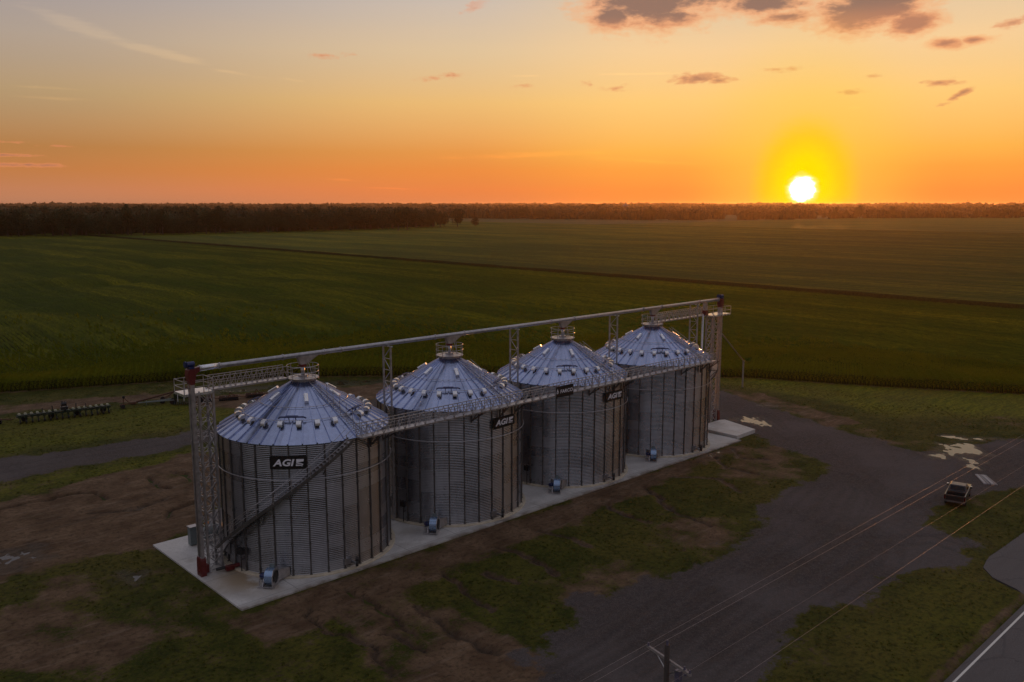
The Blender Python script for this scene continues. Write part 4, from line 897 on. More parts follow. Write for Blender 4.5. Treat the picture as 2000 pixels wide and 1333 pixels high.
def elevator(x, y, zb, label, d=1):
    root = empty("bucket_elevator", (x, y, zb)); 
    for s_ in (-.22, .22):
        m = MB(); m.box(-.14, .14, s_ - .12, s_ + .12, 1.5, 16.5 - zb)
        for k in range(6): m.box(-.16, .16, s_ - .14, s_ + .14, 1.6 + k * 2.45, 1.67 + k * 2.45)
        m.build("trunk", M_steel, root)
    m = MB(); m.prism([(-.40, .0), (.40, 0), (.44, .35), (.40, 1.35), (.32, 1.62), (-.32, 1.62), (-.40, 1.35), (-.44, .35)], 'x', -.24, .24); m.box(.24, .55, -.2, .2, .15, .85); m.tube((-.3, 0, .45), (.3, 0, .45), .12, 12); m.build("boot", M_red, root, bevel=.02)
    z0 = 16.5 - zb; m = MB(); m.prism([(-.17, z0 - .25), (.17, z0 - .25), (.30, z0 + .35), (.33, z0 + .8), (.24, z0 + 1.05), (-.06, z0 + 1.12), (-.28, z0 + .95), (-.33, z0 + .5)], 'y', -.36, .36)
    m.prism([(d * .2, z0 + 1.05), (d * .7, z0 + 1.12), (d * .7, z0 + .78), (d * .25, z0 + .45)][::d], 'y', -.2, .2); m.build("head", M_red, root, bevel=.02)
    m = MB(); m.tube((-.3, -.1, z0 + 1.40), (.28, -.1, z0 + 1.40), .22, 16); m.box(-.2, .2, -.4, .2, z0 + 1.06, z0 + 1.2); m.tube((-.36, .18, z0 + 1.36), (-.24, .18, z0 + 1.36), .26, 16); m.build("motor", M_blue, root)
    return tag(root, label, 'elevator', 'bucket elevators at both ends of the conveyor')
elevator(-10.1, -.12, .10, 'bucket elevator with red boot and red head in front of the nearer tower')
elevator(65.3, -.0, .10, 'bucket elevator with red head at the far end of the conveyor', -1)
walkway("peak_walkway", -8.1, -1.25, .35, 1.25, 15.44, 'high truss walkway from the nearer tower to the nearest bin peak', .95)
walkway("peak_walkway", PITCHX * 3 + 1.25, 62.2, .25, 1.1, 15.44, 'high truss walkway from the farther tower to the farthest bin peak', .95)

tag(cv, 'long grey tube conveyor running level above all four bin peaks', 'conveyor')
# truck loading spout and its pole at the far end
ls = empty("loading_spout", (61.6, 0, 16.4)); L_ = Vector((61.6, 0, 16.4))
m = MB(); m.box(-.25, .25, -.2, .2, -.2, .85); m.build("discharge_box", M_steel, ls)
m = MB(); m.box(-.32, .32, -.3, .3, -.6, -.2); m.box(-.2, .6, -.15, .15, -.9, -.6); m.build("diverter_valve", M_red, ls)
m = MB(); m.tube(Vector((.3, .1, -.7)), Vector((26.7, 10.0, -11.95)), .115, 12); m.build("spout_tube", M_steel, ls, True)
m = MB(); m.tube((-.45, .0, -.7), (-.45, .0, -16.2), .14, 12); m.build("down_pipe", M_steel, ls, True)
tag(ls, 'long slanting spout leading off the conveyor over the grass', 'spout')
sp = empty("spout_pole", (88.3, 10.03, 0)); m = MB(); m.tube((0, 0, -.2), (0, 0, 4.4), .14, 12); m.tube((0, 0, 4.38), (0, 0, 4.46), .19, 12); m.build("post", M_steel, sp); m = MB(); m.bar((-.3, -.12, 4.2), (0, 0, 4.5), .1); m.box(-.22, .22, -.12, .12, 4.46, 4.54); m.build("saddle", M_steel, sp)
tag(sp, 'single steel pole on the grass holding the lower end of the spout', 'pole')

# things behind the nearer tower
cb = empty("control_cabinet", (-7.9, 6.7, .10)); m = MB(); m.box(-.35, .35, -.3, .3, .08, 1.75); m.build("cabinet_body", M_cab, cb, bevel=.02); m = MB(); m.box(-.31, .31, -.325, -.302, .16, 1.66); m.build("cabinet_door", M_cab, cb); m = MB(); m.box(-.4, .4, -.36, .34, 1.76, 1.81); m.build("rain_hood", M_steel, cb); tag(cb, 'grey electrical cabinet on the pad behind the nearer tower', 'cabinet')
tk = empty("fuel_tank", (-5.9, 6.6, .10), R_(20)); m = MB()
m.tube((-1.2, 0, .95), (1.2, 0, .95), .62, 24); m.tube((-1.2, 0, .95), (-1.38, 0, .95), .62, 24, .35); m.tube((1.2, 0, .95), (1.38, 0, .95), .62, 24, .35); m.build("tank_shell", M_cab, tk, True)
m = MB()
for s_ in (-.85, .85): m.prism([(-.5, 0), (.5, 0), (.45, .6), (-.45, .6)], 'x', s_ - .08, s_ + .08)
m.build("saddle", M_steel, tk); m = MB(); m.tube((0, 0, 1.55), (0, 0, 1.75), .12, 12); m.build("filler_cap", M_black, tk); tag(tk, 'grey horizontal tank on saddles between the nearer tower and its bin', 'tank')
bl_ = empty("warning_ball", (-6.9, 6.0, .10)); m = MB(); m.tube((0, 0, 0), (0, 0, 1.9), .03, 8); m.build("stem", M_steel, bl_)
m = MB(); m.lathe([(max(.001, .19 * math.sin(R_(a))), 2.05 - .19 * math.cos(R_(a))) for a in range(0, 181, 15)], 16); m.build("ball", M_orange, bl_, True); tag(bl_, 'small orange ball on a stem seen through the nearer tower', 'marker')
wp = empty("panel_rack", (-4.9, 8.3, .10), R_(25)); m = MB()
for k in range(3): m.box(-.9 + k * .62, -.36 + k * .62, -.03, .03, .5, 2.0)
m.build("panel", M_white, wp); m = MB(); m.bar((-1, 0, 0), (-1, 0, 2.1), .07); m.bar((1, 0, 0), (1, 0, 2.1), .07); m.bar((-1, 0, 2.05), (1, 0, 2.05), .07); m.bar((-1, 0, .45), (1, 0, .45), .07); m.build("frame", M_steel, wp); tag(wp, 'rack of pale panels standing at the back of the pad', 'panel rack')
ua = empty("transfer_auger", (-8.2, -1.3, .10)); m = MB(); m.tube((-.9, .7, .35), (1.2, .3, .40), .13, 12); m.build("auger_tube", M_black, ua); m = MB(); m.box(-.2, .5, .2, .62, .12, .5); m.tube((.5, .4, .35), (1.0, .35, .36), .17, 12); m.build("gearbox", M_red, ua, bevel=.02); tag(ua, 'red and black auger leading from the nearest bin to the red boot', 'auger')

# ------------------------------------------------------------------ pickup truck
def truck():
    root = empty("pickup_truck", (55.5, -36.0, .0), R_(13.0))   # +x forward
    L, Wd = 5.75, .97
    m = MB(); side = [(-2.85, .55), (-2.9, .8), (-2.86, 1.22), (-1.0, 1.22), (-.95, 1.20), (1.2, 1.20), (2.45, 1.12), (2.82, .95), (2.88, .55), (2.35, .42)]
    # lower body with the bed left open
    m.prism([(-.98, .42), (-.98, 1.20), (1.2, 1.20), (2.5, 1.11), (2.82, .95), (2.88, .55), (2.45, .42)], 'y', -Wd, Wd)
    for s_ in (-1, 1): m.prism([(-2.86, .55), (-2.86, 1.24), (-1.0, 1.24), (-1.0, .45), (-2.3, .45)], 'y', *sorted((s_ * Wd, s_ * (Wd - .13))))
    m.box(-2.80, -.99, -Wd + .13, Wd - .13, .58, .66); m.box(-1.05, -.985, -Wd + .13, Wd - .13, .66, 1.22); m.build("body", M_truck, root, bevel=.035)
    m = MB(); m.box(-2.89, -2.82, -Wd + .14, Wd - .14, .60, 1.22); tg = m.build("tailgate", M_truck, root, bevel=.015); m = MB(); m.box(-2.915, -2.893, -.2, .2, 1.02, 1.10); m.build("handle", M_black, tg)
    m = MB(); m.add([(-1.0, -.90, 1.20), (.95, -.90, 1.20), (.95, .90, 1.20), (-1.0, .90, 1.20), (-.78, -.72, 1.76), (.28, -.72, 1.78), (.28, .72, 1.78), (-.78, .72, 1.76)], [(4, 5, 6, 7), (0, 1, 5, 4), (1, 2, 6, 5), (2, 3, 7, 6), (3, 0, 4, 7)]); m.build("cab", M_truck, root, bevel=.05)
    m = MB(); m.add([(-.975, -.70, 1.29), (-.975, .70, 1.29), (-.83, .62, 1.68), (-.83, -.62, 1.68)], [(0, 1, 2, 3)]); r_ = m.mesh("rear_window", M_glass); o = link("rear_window", r_, root); o.location = (-.035, 0, 0)
    m = MB(); m.add([(.88, -.76, 1.27), (.88, .76, 1.27), (.38, .64, 1.70), (.38, -.64, 1.70)], [(0, 1, 2, 3)]); o = m.build("windscreen", M_glass, root); o.location = (.05, 0, .035)
    for s_ in (-1, 1):
        m = MB(); m.add([(-.8, s_ * .885, 1.28), (.0, s_ * .885, 1.28), (.0, s_ * .76, 1.68), (-.66, s_ * .76, 1.68)], [(0, 1, 2, 3)]); m.add([(.06, s_ * .885, 1.28), (.72, s_ * .885, 1.28), (.26, s_ * .76, 1.68), (.06, s_ * .76, 1.68)], [(0, 1, 2, 3)]); o = m.build("side_window", M_glass, root); o.location = (0, s_ * .012, 0)
        m = MB(); m.box(.55, .75, min(s_ * .98, s_ * 1.2), max(s_ * .98, s_ * 1.2), 1.2, 1.42); m.build("mirror", M_chrome, root, bevel=.02)
        m = MB(); m.box(-2.9, -2.84, min(s_ * .86, s_ * .975), max(s_ * .86, s_ * .975), .78, 1.16); m.build("tail_light", M_tail, root)
        m = MB(); m.box(2.80, 2.89, min(s_ * .62, s_ * .95), max(s_ * .62, s_ * .95), .72, .9); m.build("headlight", M_glass, root)
        for x in (-1.85, 1.85):
            w_ = empty("wheel"); w_.parent = root; w_.location = (x, s_ * .86, .40)
            m = MB(); m.tube((0, -.13, 0), (0, .13, 0), .40, 24); m.build("tyre", M_rubber, w_, bevel=.03); m = MB(); m.tube((0, s_ * .10, 0), (0, s_ * .142, 0), .24, 16); m.build("rim", M_chrome, w_)
    m = MB(); m.box(-3.02, -2.87, -.95, .95, .50, .66); m.build("rear_bumper", M_dsteel, root, bevel=.03); m = MB(); m.box(2.86, 3.0, -.95, .95, .45, .68); m.build("front_bumper", M_chrome, root, bevel=.03)
    m = MB(); m.box(-1.55, -1.1, -.8, .8, 1.0, 1.25); m.build("tool_box", M_black, root)
    return tag(root, 'dark pickup truck parked on the gravel with its tailgate towards the camera', 'pickup truck')
truck()
# boards beside the truck
for i, (yy, zz, wd, lb) in enumerate([(0, .0, .30, 'pale board lying nearest the truck in the small pile'), (.42, .0, .26, 'second pale board of the small pile near the truck'), (.95, .0, .34, 'board farthest from the truck in the small pile'), (1.35, .0, .26, 'thin grey board at the outer edge of the pile')]):
    o = empty("board", (64.2 + yy * .35, -35.35 - yy * .62, .03), R_(35 + i * 1.5)); m = MB(); m.box(-1.75, 1.75, -wd / 2, wd / 2, 0, .09); m.box(-1.6, 1.6, -wd / 2 + .03, wd / 2 - .03, .09, .12); 
    me = m.mesh("board", M_board if i % 2 == 0 else M_armw); bpy.data.objects.remove(o); o = link("board", me); o.location = (64.2 + yy * .35, -35.35 - yy * .62, .03); o.rotation_euler = (0, 0, R_(33 + i * 1.5)); tag(o, lb, 'board', 'boards lying near the pickup')

# ------------------------------------------------------------------ utility pole and wires
def upole(x, y, label):
    root = empty("utility_pole", (x, y, 0)); m = MB(); m.tube((0, 0, -.3), (0, 0, 10.6), .17, 14, .12); m.build("shaft", M_wood, root, True)
    dx_, dy_ = .335, 1.47
    m = MB(); m.bar((.13 + dx_, dy_ , 9.8), (.13 - dx_, -dy_, 9.8), .10, .13); m.build("crossarm", M_armw, root)
    m = MB(); m.bar((.13, 0, 9.1), (.13 + dx_ * .55, dy_ * .55, 9.72), .04); m.bar((.13, 0, 9.1), (.13 - dx_ * .55, -dy_ * .55, 9.72), .04); m.build("arm_brace", M_steel, root)
    for k in (.95, -.72, -.95):
        m = MB(); m.tube((.13 + dx_ * k, dy_ * k, 9.86), (.13 + dx_ * k, dy_ * k, 10.02), .06, 10, .04); m.build("insulator", M_insul, root)
    m = MB(); m.tube((0, 0, 10.6), (0, 0, 10.84), .07, 10, .05); m.build("insulator", M_insul, root)
    m = MB(); m.box(.0, .25, -.7, -.45, 9.0, 9.55); m.tube((.12, -.95, 9.45), (.12, -.95, 9.75), .08, 8); m.build("fuse_cutout", M_insul, root)
    m = MB(); m.tube((-.02, .3, 7.0), (-.02, .3, 7.9), .26, 16); m.build("transformer", M_cab, root, True)
    return tag(root, label, 'utility pole', 'utility poles along the road')
PX = (-7.5, 47.5, -62.5)
for i, x in enumerate(PX): upole(x, -45.1, ['dark wooden utility pole with white crossarm in the foreground', 'wooden utility pole with crossarm up the road on the right', 'wooden utility pole with crossarm behind the viewpoint'][i]) if i != 1 else None
upole(102.5, -45.1, 'wooden utility pole with crossarm far up the road')
def wire(y, z, sag, label, yo=0.0, r=.007, x0=-62.5, x1=102.5):
    m = MB()
    for a, b_ in ((x0, -7.5), (-7.5, x1)):
        s_ = sag * ((b_ - a) / 55) ; m.path([(a + (b_ - a) * k / 24, y, z - 4 * s_ * (k / 24) * (1 - k / 24)) for k in range(25)], r, 5)
    o = m.build("power_line", M_wire, None, True); return tag(o, label, 'power line', 'power lines along the road')
wire(-43.72, 9.98, .0, 'power line on the bin side end of the crossarm', r=.0048)
wire(-45.1, 10.86, .10, 'power line carried on top of the pole', r=.0048)
wire(-46.5, 10.0, .15, 'power line on the road side end of the crossarm', r=.0032)
wire(-45.28, 6.6, .0, 'lower cable strung between the poles', r=.0055)

# ------------------------------------------------------------------ farm implements
def wheel(root, x, y, r, w_=.2, ax='y', nm="wheel", m1=None):
    m = MB(); m.tube((x, y - w_ / 2, r), (x, y + w_ / 2, r), r, 18); m.tube((x, y - w_ / 2 - .01, r), (x, y + w_ / 2 + .01, r), r * .5, 12); return m.build(nm, M_rubber, root, bevel=.02)
def planter(x, y, rz, L, n, label):
    root = empty("row_planter", (x, y, 0), rz); m = MB(); m.box(-L / 2, L / 2, -.1, .1, .75, .95); m.box(-L / 2, L / 2, .8, .95, .8, .95)
    for k in range(n): xx = -L / 2 + L * (k + .5) / n; m.bar((xx, -.1, .8), (xx, .9, .85), .1); m.bar((xx, -.1, .85), (xx, -.9, .45), .1)
    m.build("toolbar", M_green, root)
    for k in range(n):
        xx = -L / 2 + L * (k + .5) / n
        m = MB(); m.box(xx - .2, xx + .2, -.85, -.3, .8, 1.22); m.build("seed_box", M_green, root); m = MB(); m.box(xx - .17, xx + .17, .2, .52, 1.0, 1.22); m.box(xx - .14, xx + .14, .24, .48, 1.22, 1.28); m.build("hopper", M_yel, root, bevel=.04)
        m = MB(); m.tube((xx - .09, -.95, .26), (xx - .03, -.95, .26), .26, 12); m.tube((xx + .03, -.95, .26), (xx + .09, -.95, .26), .26, 12); m.box(xx - .06, xx + .06, -.6, -.2, .1, .8); m.build("row_unit", M_black, root)
    for xx in (-L * .42, -L * .14, L * .14, L * .42): wheel(root, xx, .5, .42)
    m = MB(); m.bar((0, .9, .8), (0, 3.4, .5), .16); m.bar((-.9, .9, .85), (0, 3.2, .55), .1); m.bar((.9, .9, .85), (0, 3.2, .55), .1); m.box(-.5, .5, .2, .9, .95, 1.5); m.bar((-.3, .5, 1.5), (-.2, .4, 2.4), .12); m.bar((.3, .5, 1.5), (.1, .4, 2.3), .12); m.tube((-.35, .5, 1.9), (.35, .5, 1.9), .3, 14); m.build("hitch_frame", M_black, root)
    for s_ in (-1, 1): m = MB(); m.bar((s_ * 1.5, .2, .9), (s_ * 1.55, .2, 1.9), .12); m.bar((s_ * 2.8, .2, .9), (s_ * 2.8, .3, 1.7), .1); m.build("marker_arm", M_black, root)
    return tag(root, label, 'planter')
planter(-1.3, 66.0, R_(-10.5), 12.2, 16, 'long dark row planter with pale hoppers parked on the grass')
def small_imp(x, y, rz, label):
    root = empty("ripper_shank", (x, y, 0), rz); m = MB(); m.bar((-.9, 0, .5), (1.0, 0, .7), .14); m.bar((-.4, -.5, .5), (-.4, .5, .5), .12); m.bar((-.4, 0, .5), (-.3, 0, 1.6), .12); m.bar((-.3, 0, 1.6), (.5, 0, .7), .1); m.bar((.9, 0, .7), (1.5, .1, .65), .1); m.build("frame", M_rust, root)
    for s_ in (-.5, .5): wheel(root, -.5, s_, .32, .16)
    m = MB(); m.tube((-.3, -.12, 1.7), (-.3, .12, 1.7), .2, 12); m.build("hub", M_black, root); return tag(root, label, 'implement')
small_imp(7.3, 66.0, R_(-12), 'small rusty wheeled implement standing alone right of the planter')
def drill(x, y, rz, label):
    root = empty("grain_drill", (x, y, 0), rz); m = MB(); m.box(-1.9, 1.9, -.5, .5, .95, 1.0); m.prism([(-.55, 1.0), (.55, 1.0), (.7, 1.85), (-.7, 1.85)], 'x', -1.9, 1.9); m.build("seed_hopper", M_green, root, bevel=.03)
    m = MB()
    for k in range(4): m.box(-1.35 + k * .9, -1.27 + k * .9, -.76, -.70, .6, 1.9)
    m.build("ladder_strip", M_white, root)
    m = MB()
    for k in range(14): xx = -1.8 + k * .277; m.bar((xx, -.2, .9), (xx, -.8, .3), .06); m.tube((xx - .03, -.85, .22), (xx + .03, -.85, .22), .22, 10)
    m.build("disc_gang", M_black, root)
    for s_ in (-2.1, 2.1): wheel(root, s_, .1, .5, .28)
    m = MB(); m.bar((-1.9, .3, .9), (-6.2, .8, .45), .13); m.bar((-1.9, -.4, .8), (-6.2, .7, .45), .13); m.bar((-6.2, .75, .45), (-7.2, .8, .4), .12); m.bar((-6.0, .75, .0), (-6.0, .75, .7), .08); m.build("drawbar", M_cab, root)
    m = MB(); m.box(-2.0, 2.0, .72, 1.05, 1.0, 1.06); m.bar((-2.0, 1.0, 1.0), (-2.0, 1.0, 2.1), .06); m.bar((2.0, 1.0, 1.0), (2.0, 1.0, 2.1), .06); m.bar((-2, 1, 2.1), (2, 1, 2.1), .06); m.build("catwalk", M_green, root)
    return tag(root, label, 'seed drill')
drill(15.2, 62.3, R_(-28), 'green seed drill with white strips and long drawbar behind the nearer tower')
def auger(x, y, rz, label):
    root = empty("field_auger", (x, y, 0), rz); m = MB(); m.tube((-4.6, 0, .3), (3.4, 0, 2.1), .13, 12); m.build("tube", M_rust, root, True); m = MB(); m.bar((-.5, -.7, .4), (1.2, 0, 1.55), .08); m.bar((-.5, .7, .4), (1.2, 0, 1.55), .08); m.bar((-.5, -.7, .4), (-.5, .7, .4), .08); m.build("undercarriage", M_rust, root)
    for s_ in (-.8, .8): wheel(root, -.5, s_, .38, .18)
    m = MB(); m.box(-5.1, -4.3, -.35, .35, .12, .5); m.build("hopper", M_rust, root); m = MB(); m.box(3.0, 3.6, -.25, .25, 1.7, 2.35); m.build("discharge_spout", M_orange if False else M_rust, root); return tag(root, label, 'auger')
auger(13.2, 65.6, R_(-24), 'rusty slanting auger behind the green seed drill')
def disc(x, y, rz, L, label, mt=None):
    root = empty("disc_harrow", (x, y, 0), rz); mt = mt or M_rust
    m = MB(); m.box(-L / 2, L / 2, -.5, -.38, .55, .67); m.box(-L / 2, L / 2, .38, .5, .55, .67)
    for k in range(4): m.box(-L / 2 + k * L / 3 - .05, -L / 2 + k * L / 3 + .05, -.37, .37, .55, .67)
    m.bar((0, 0, .6), (L * .1, 0, 1.3), .12); m.bar((L * .1, 0, 1.3), (L * .35, 0, .65), .1); m.bar((L / 2, 0, .6), (L / 2 + 1.3, 0, .4), .12); m.build("frame", mt, root)
    for s_ in (-.45, .45):
        m = MB()
        for k in range(9): xx = -L / 2 + (k + .5) * L / 9; m.tube((xx - .02, s_, .28), (xx + .03, s_ + .04, .28), .28, 12)
        m.tube((-L / 2, s_, .28), (L / 2, s_, .28), .04, 8); m.build("disc_gang", M_black, root)
    for s_ in (-.2, .2): wheel(root, s_ * 2, 0, .34, .16)
    return tag(root, label, 'disc harrow', 'disc harrows parked behind the bins')
disc(18.0, 61.2, R_(-30), 1.6, 'short rusty harrow just right of the nearer tower top')
disc(20.9, 60.2, R_(-26), 2.9, 'olive and rust coloured harrow in the middle of the parked implements', M_rust)
disc(24.9, 59.4, R_(-30), 2.7, 'rusty harrow farthest right, at the edge of the puddle')
disc(-10.2, 68.6, R_(-12), 2.6, 'rusty harrow cut off by the left edge of the picture')

# ================================================================== TREES
def leafcloud(r, lobes, n, size):
    V = []; F = []
    for k in range(n):
        cx, cy, cz, rx, rz = r.choice(lobes); u = r.uniform(-1, 1); a = r.uniform(0, 6.28); q = math.sqrt(1 - u * u); d = r.uniform(.55, 1.05)
        c = Vector((cx + rx * q * math.cos(a) * d, cy + rx * q * math.sin(a) * d, cz + rz * u * d))
        e = Vector((r.gauss(0, 1), r.gauss(0, 1), r.gauss(0, 1))).normalized(); f = e.orthogonal().normalized(); g_ = e.cross(f); s = size * r.uniform(.6, 1.3)
        o = len(V); V += [tuple(c + f * s), tuple(c + g_ * s * .7), tuple(c - f * s), tuple(c - g_ * s * .7)]; F.append((o, o + 1, o + 2, o + 3))
    return V, F
def tree_proto(seed, h, wd, n=2200):
    r = random.Random(seed); lobes = []
    for k in range(11): 
        a = r.uniform(0, 6.28); d = r.uniform(0, wd * .32); z = h * r.uniform(.35, .82); rr = wd * r.uniform(.17, .30); lobes.append((d * math.cos(a), d * math.sin(a), z, rr, rr * r.uniform(.7, 1.0)))
    lobes.append((0, 0, h * .86, wd * .17, h * .12)); lobes.append((0, 0, h * .55, wd * .36, h * .25))
    V, F = leafcloud(r, lobes, n, h * .024); mc = MB(); mc.add(V, F)
    mt = MB(); mt.tube((0, 0, -.3), (0, 0, h * .5), h * .022, 8, h * .012)
    for k in range(5): a = k * 1.25 + r.uniform(0, .5); mt.tube((0, 0, h * (.25 + .05 * k)), (math.cos(a) * wd * .25, math.sin(a) * wd * .25, h * (.5 + .05 * k)), h * .010, 6, h * .004)
    root = empty("tree"); mt.build("trunk", M_bark, root); mc.build("crown", M_leaf, root); return root
protos = [tree_proto(101 + i, h, wd) for i, (h, wd) in enumerate([(22, 15), (25, 14), (19, 15), (24, 18), (16, 13)])]
used = [False] * 5; tcount = 0
def tree(x, y, s, k, label, group):
    global tcount
    if not used[k]: o = protos[k]; used[k] = True
    else: o = copy_tree(protos[k])
    o.location = (x, y, 0); o.rotation_euler = (0, 0, random.uniform(0, 6.28)); o.scale = (s * random.uniform(.85, 1.15), s * random.uniform(.85, 1.15), s * random.uniform(.82, 1.14)); tcount += 1
    return tag(o, label, 'tree', group)
tree(521, 704, 1.05, 3, 'dark broad tree standing forward of the wood, farthest left of the free standing ones', None)
tree(539, 712, 1.15, 1, 'tall dark tree standing forward of the wood beside its broad neighbour', None)
tree(676, 790, 1.1, 3, 'large round tree at the right hand tip of the left wood', None)
tree(700, 783, .85, 2, 'small tree standing alone just right of the left wood', None)
tree(447, 735, .9, 4, 'low bushy tree in front of the left wood edge', None)
tree(1640, 712, 1.15, 3, 'round lone tree under the sun in front of the far tree line', None)
tree(1600, 745, .9, 2, 'small lone tree in the haze just left of the round one under the sun', None)
tree(1722, 645, 1.1, 1, 'lone tree right of the sun before the dark far tree line', None)
WE = [(20, 838), (90, 818), (160, 798), (230, 774), (300, 752), (370, 749), (435, 748), (503, 752), (560, 765), (610, 778), (660, 790)]
for row in range(3):
    for (x0, y0), (x1, y1) in zip(WE[:-1], WE[1:]):
        L = math.hypot(x1 - x0, y1 - y0); n = int(L / (10 + row * 1.5))
        for k in range(n):
            t_ = (k + random.random()) / n; off = row * 13 + random.uniform(-3, 6)
            tree(x0 + (x1 - x0) * t_ + off * .25, y0 + (y1 - y0) * t_ + off, random.uniform(.86, 1.12), random.randrange(5), 'dark leafy tree in the front rows of the wood at the left', 'trees of the left wood edge')
def wood_mass(name, pts, label, size=(20, 15), nq=46, q=2.4, seed=1):
    r = random.Random(seed); rg = np.random.default_rng(seed); n = len(pts); V = np.zeros((n * nq * 4, 3), np.float32)
    P = np.asarray(pts)
    H = size[0] * rg.uniform(.72, 1.08, n) * (.50 + 1.0 * fbm(P[:, 0], P[:, 1], size[1] * 4.5, 3, seed)); Wd = size[1] * rg.uniform(.7, 1.3, n)
    u = rg.uniform(-.6, 1, (n, nq)); a = rg.uniform(0, 6.283, (n, nq)); s_ = np.sqrt(1 - u ** 2); d = rg.uniform(.75, 1.0, (n, nq))
    C = np.stack([P[:, 0, None] + Wd[:, None] * .5 * s_ * np.cos(a) * d, P[:, 1, None] + Wd[:, None] * .5 * s_ * np.sin(a) * d, H[:, None] * .58 + H[:, None] * .42 * u * d], -1).reshape(-1, 3)
    e = rg.normal(size=C.shape); e /= np.linalg.norm(e, axis=1, keepdims=True); f = np.cross(e, rg.normal(size=C.shape)); f /= np.linalg.norm(f, axis=1, keepdims=True); H = H * 1.0; g_ = np.cross(e, f); s = (q * rg.uniform(.7, 1.3, (len(C), 1)))
    V = np.stack([C + f * s, C + g_ * s, C - f * s, C - g_ * s], 1).reshape(-1, 3); F = np.arange(len(V)).reshape(-1, 4)
    # opaque cores so the wood has no daylight through it
    cyl_a = np.arange(8) * np.pi / 4; cv_ = []; cf = []
    ring = np.stack([np.cos(cyl_a), np.sin(cyl_a)], 1); base = len(V)
    Z = [(.42, 0.0), (.42, .5), (.30, .80), (.05, .93)]
    K = np.concatenate([np.stack([P[:, 0, None] + Wd[:, None] * k * ring[None, :, 0], P[:, 1, None] + Wd[:, None] * k * ring[None, :, 1], np.repeat((H * zz)[:, None], 8, 1)], -1)[:, None] for k, zz in Z], 1)  # n,4,8,3
    cores = K.reshape(-1, 3); I = np.arange(n * 32).reshape(n, 4, 8) + base; CF = np.stack([I[:, :-1], np.roll(I[:, :-1], -1, 2), np.roll(I[:, 1:], -1, 2), I[:, 1:]], -1).reshape(-1, 4)
    me = npmesh(name, np.concatenate([V, cores]), np.concatenate([F, CF]), M_wood_far); o = link(name, me); return tag(o, label, 'woodland', kind='stuff')
def scatter_poly(poly, n, seed):
    rg = np.random.default_rng(seed); P = np.array(poly); out = []
    while sum(len(o) for o in out) < n:
        X = rg.uniform(P[:, 0].min(), P[:, 0].max(), n * 3); Y = rg.uniform(P[:, 1].min(), P[:, 1].max(), n * 3); k = pdist(X, Y, poly) > 0; out.append(np.stack([X[k], Y[k]], 1))
    return np.concatenate(out)[:n]
A_ = [(x + 10, y + 34) for x, y in WE]
wood_mass("woodland", scatter_poly([(-520, 950), (-60, 880)] + A_ + [(700, 900), (760, 1080), (600, 1250), (200, 1500), (-60, 1500), (-520, 1400)], 3600, 3), 'deep dark wood filling the left distance', (23, 15), 70, 1.15, 5)
for k_ in range(46):
    q_ = [(1215, 1290), (1290, 1090), (1330, 960), (1440, 870), (1590, 795), (1700, 735), (1830, 640), (1975, 520)]; i_ = random.randrange(7); t_ = random.random()
    tree(q_[i_][0] + (q_[i_ + 1][0] - q_[i_][0]) * t_ - random.uniform(4, 30), q_[i_][1] + (q_[i_ + 1][1] - q_[i_][1]) * t_ - random.uniform(4, 30), random.uniform(.75, 1.15), random.randrange(5), 'hazy tree standing in front of the far tree line across the fields', 'trees of the far tree line')
FB = [(1150, 1480), (1215, 1290), (1290, 1090), (1330, 960), (1440, 870), (1590, 795), (1700, 735), (1830, 640), (1975, 520), (2120, 380)]
rg = np.random.default_rng(8); out = []
for (x0, y0), (x1, y1) in zip(FB[:-1], FB[1:]):
    L = math.hypot(x1 - x0, y1 - y0); n = int(L * 110 / 110); t_ = rg.random(n); o_ = rg.random(n) ** 1.2 * 120; ux, uy = (x1 - x0) / L, (y1 - y0) / L
    out.append(np.stack([x0 + (x1 - x0) * t_ - uy * o_, y0 + (y1 - y0) * t_ + ux * o_], 1))
pts_ = np.concatenate(out); gap = fbm(pts_[:, 0], pts_[:, 1], 90, 3, 5); pts_ = pts_[gap > .43]
wood_mass("woodland", pts_, 'hazy tree line across the far side of the fields', (17, 15), 50, 1.6, 9)
def ring(D, dep, a0, a1, n, seed):
    rg = np.random.default_rng(seed); a = np.radians(rg.uniform(a0, a1, n)); d = D + rg.uniform(0, dep, n); p_ = np.stack([CAM.x + d * np.cos(a), CAM.y + d * np.sin(a)], 1); g_ = fbm(p_[:, 0], p_[:, 1], D * .08, 3, seed); return p_[g_ > .45]
wood_mass("woodland", ring(2500, 500, -12, 104, 4000, 21), 'second distant belt of woodland below the horizon', (22, 26), 30, 3.4, 10)
wood_mass("woodland", ring(3800, 900, -12, 104, 4800, 22), 'third distant belt of woodland fading into the haze', (24, 40), 16, 8.0, 11)
wood_mass("woodland", ring(6000, 2200, -14, 106, 6200, 23), 'farthest woodland forming the horizon line', (27, 75), 12, 14.0, 12)

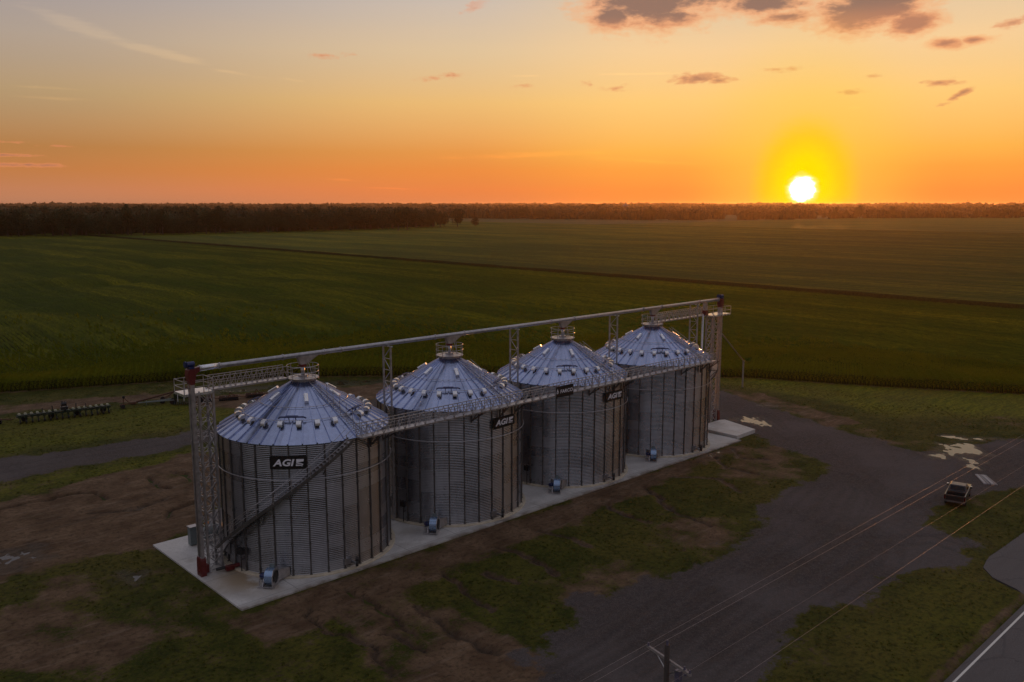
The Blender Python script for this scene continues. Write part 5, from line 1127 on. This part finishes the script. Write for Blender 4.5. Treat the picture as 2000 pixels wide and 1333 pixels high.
# far landmarks
def far_at(az_, D): return (CAM.x + D * math.cos(R_(az_)), CAM.y + D * math.sin(R_(az_)))
x, y = far_at(39.23, 2300); wt = empty("water_tower", (x, y, 0)); m = MB()
for k in range(6): a = k * math.pi / 3; m.tube((6 * math.cos(a), 6 * math.sin(a), 0), (4.5 * math.cos(a), 4.5 * math.sin(a), 20), .5, 6)
m.tube((0, 0, 0), (0, 0, 21), 1.0, 8); m.build("support_leg", M_dsteel, wt); m = MB(); m.lathe([(.01, 18.5), (5, 19.5), (7.2, 22), (7.4, 26), (6, 28.5), (3.2, 30), (1.0, 30.6), (1.0, 34.5), (.01, 34.7)], 24); m.build("tank", M_dsteel, wt, True); tag(wt, 'distant water tower standing on the horizon left of the sun', 'water tower')
for i, (az_, D, H, lb) in enumerate([(19.12, 2600, 42, 'thin distant mast nearest the sun, on the horizon'), (18.21, 2500, 33.5, 'short distant mast, second from the sun'), (17.87, 2500, 34, 'short distant mast in the middle of the right hand group'), (17.48, 2500, 35.5, 'distant mast just right of the two short ones'), (16.5, 2500, 40, 'thin tall distant mast close to the right edge')]):
    x, y = far_at(az_, D); o = empty("mast", (x, y, 0)); m = MB(); m.tube((0, 0, 0), (0, 0, H), .38, 6, .22); m.build("shaft", M_dsteel, o); m = MB(); m.box(-1.4, 1.4, -.4, .4, H - 2.4, H - 1.4); m.box(-.9, .9, -.3, .3, H - 4.8, H - 4.1); m.build("antenna", M_dsteel, o); tag(o, lb, 'mast', 'masts on the horizon right of the sun')

# ------------------------------------------------------------------ evening haze
t, p = mat("haze_air"); nt = t.nt; nt.nodes.remove(p)
pv_ = t.new('ShaderNodeVolumePrincipled'); pv_.inputs['Color'].default_value = (.90, .60, .38, 1); pv_.inputs['Density'].default_value = .42e-4; pv_.inputs['Anisotropy'].default_value = .7
ou = [n_ for n_ in nt.nodes if n_.type == 'OUTPUT_MATERIAL'][0]; nt.links.new(pv_.outputs[0], ou.inputs['Volume'])
m = MB(); m.box(-15500, 15500, -15500, 15500, -1.4, 44.0); hz = m.build("haze", MAT["haze_air"]); tag(hz, 'thin warm evening haze over the farmland', 'haze', kind='stuff')
scene.cycles.volume_bounces = 0
scene.cycles.max_bounces = 6; scene.cycles.use_denoising = True
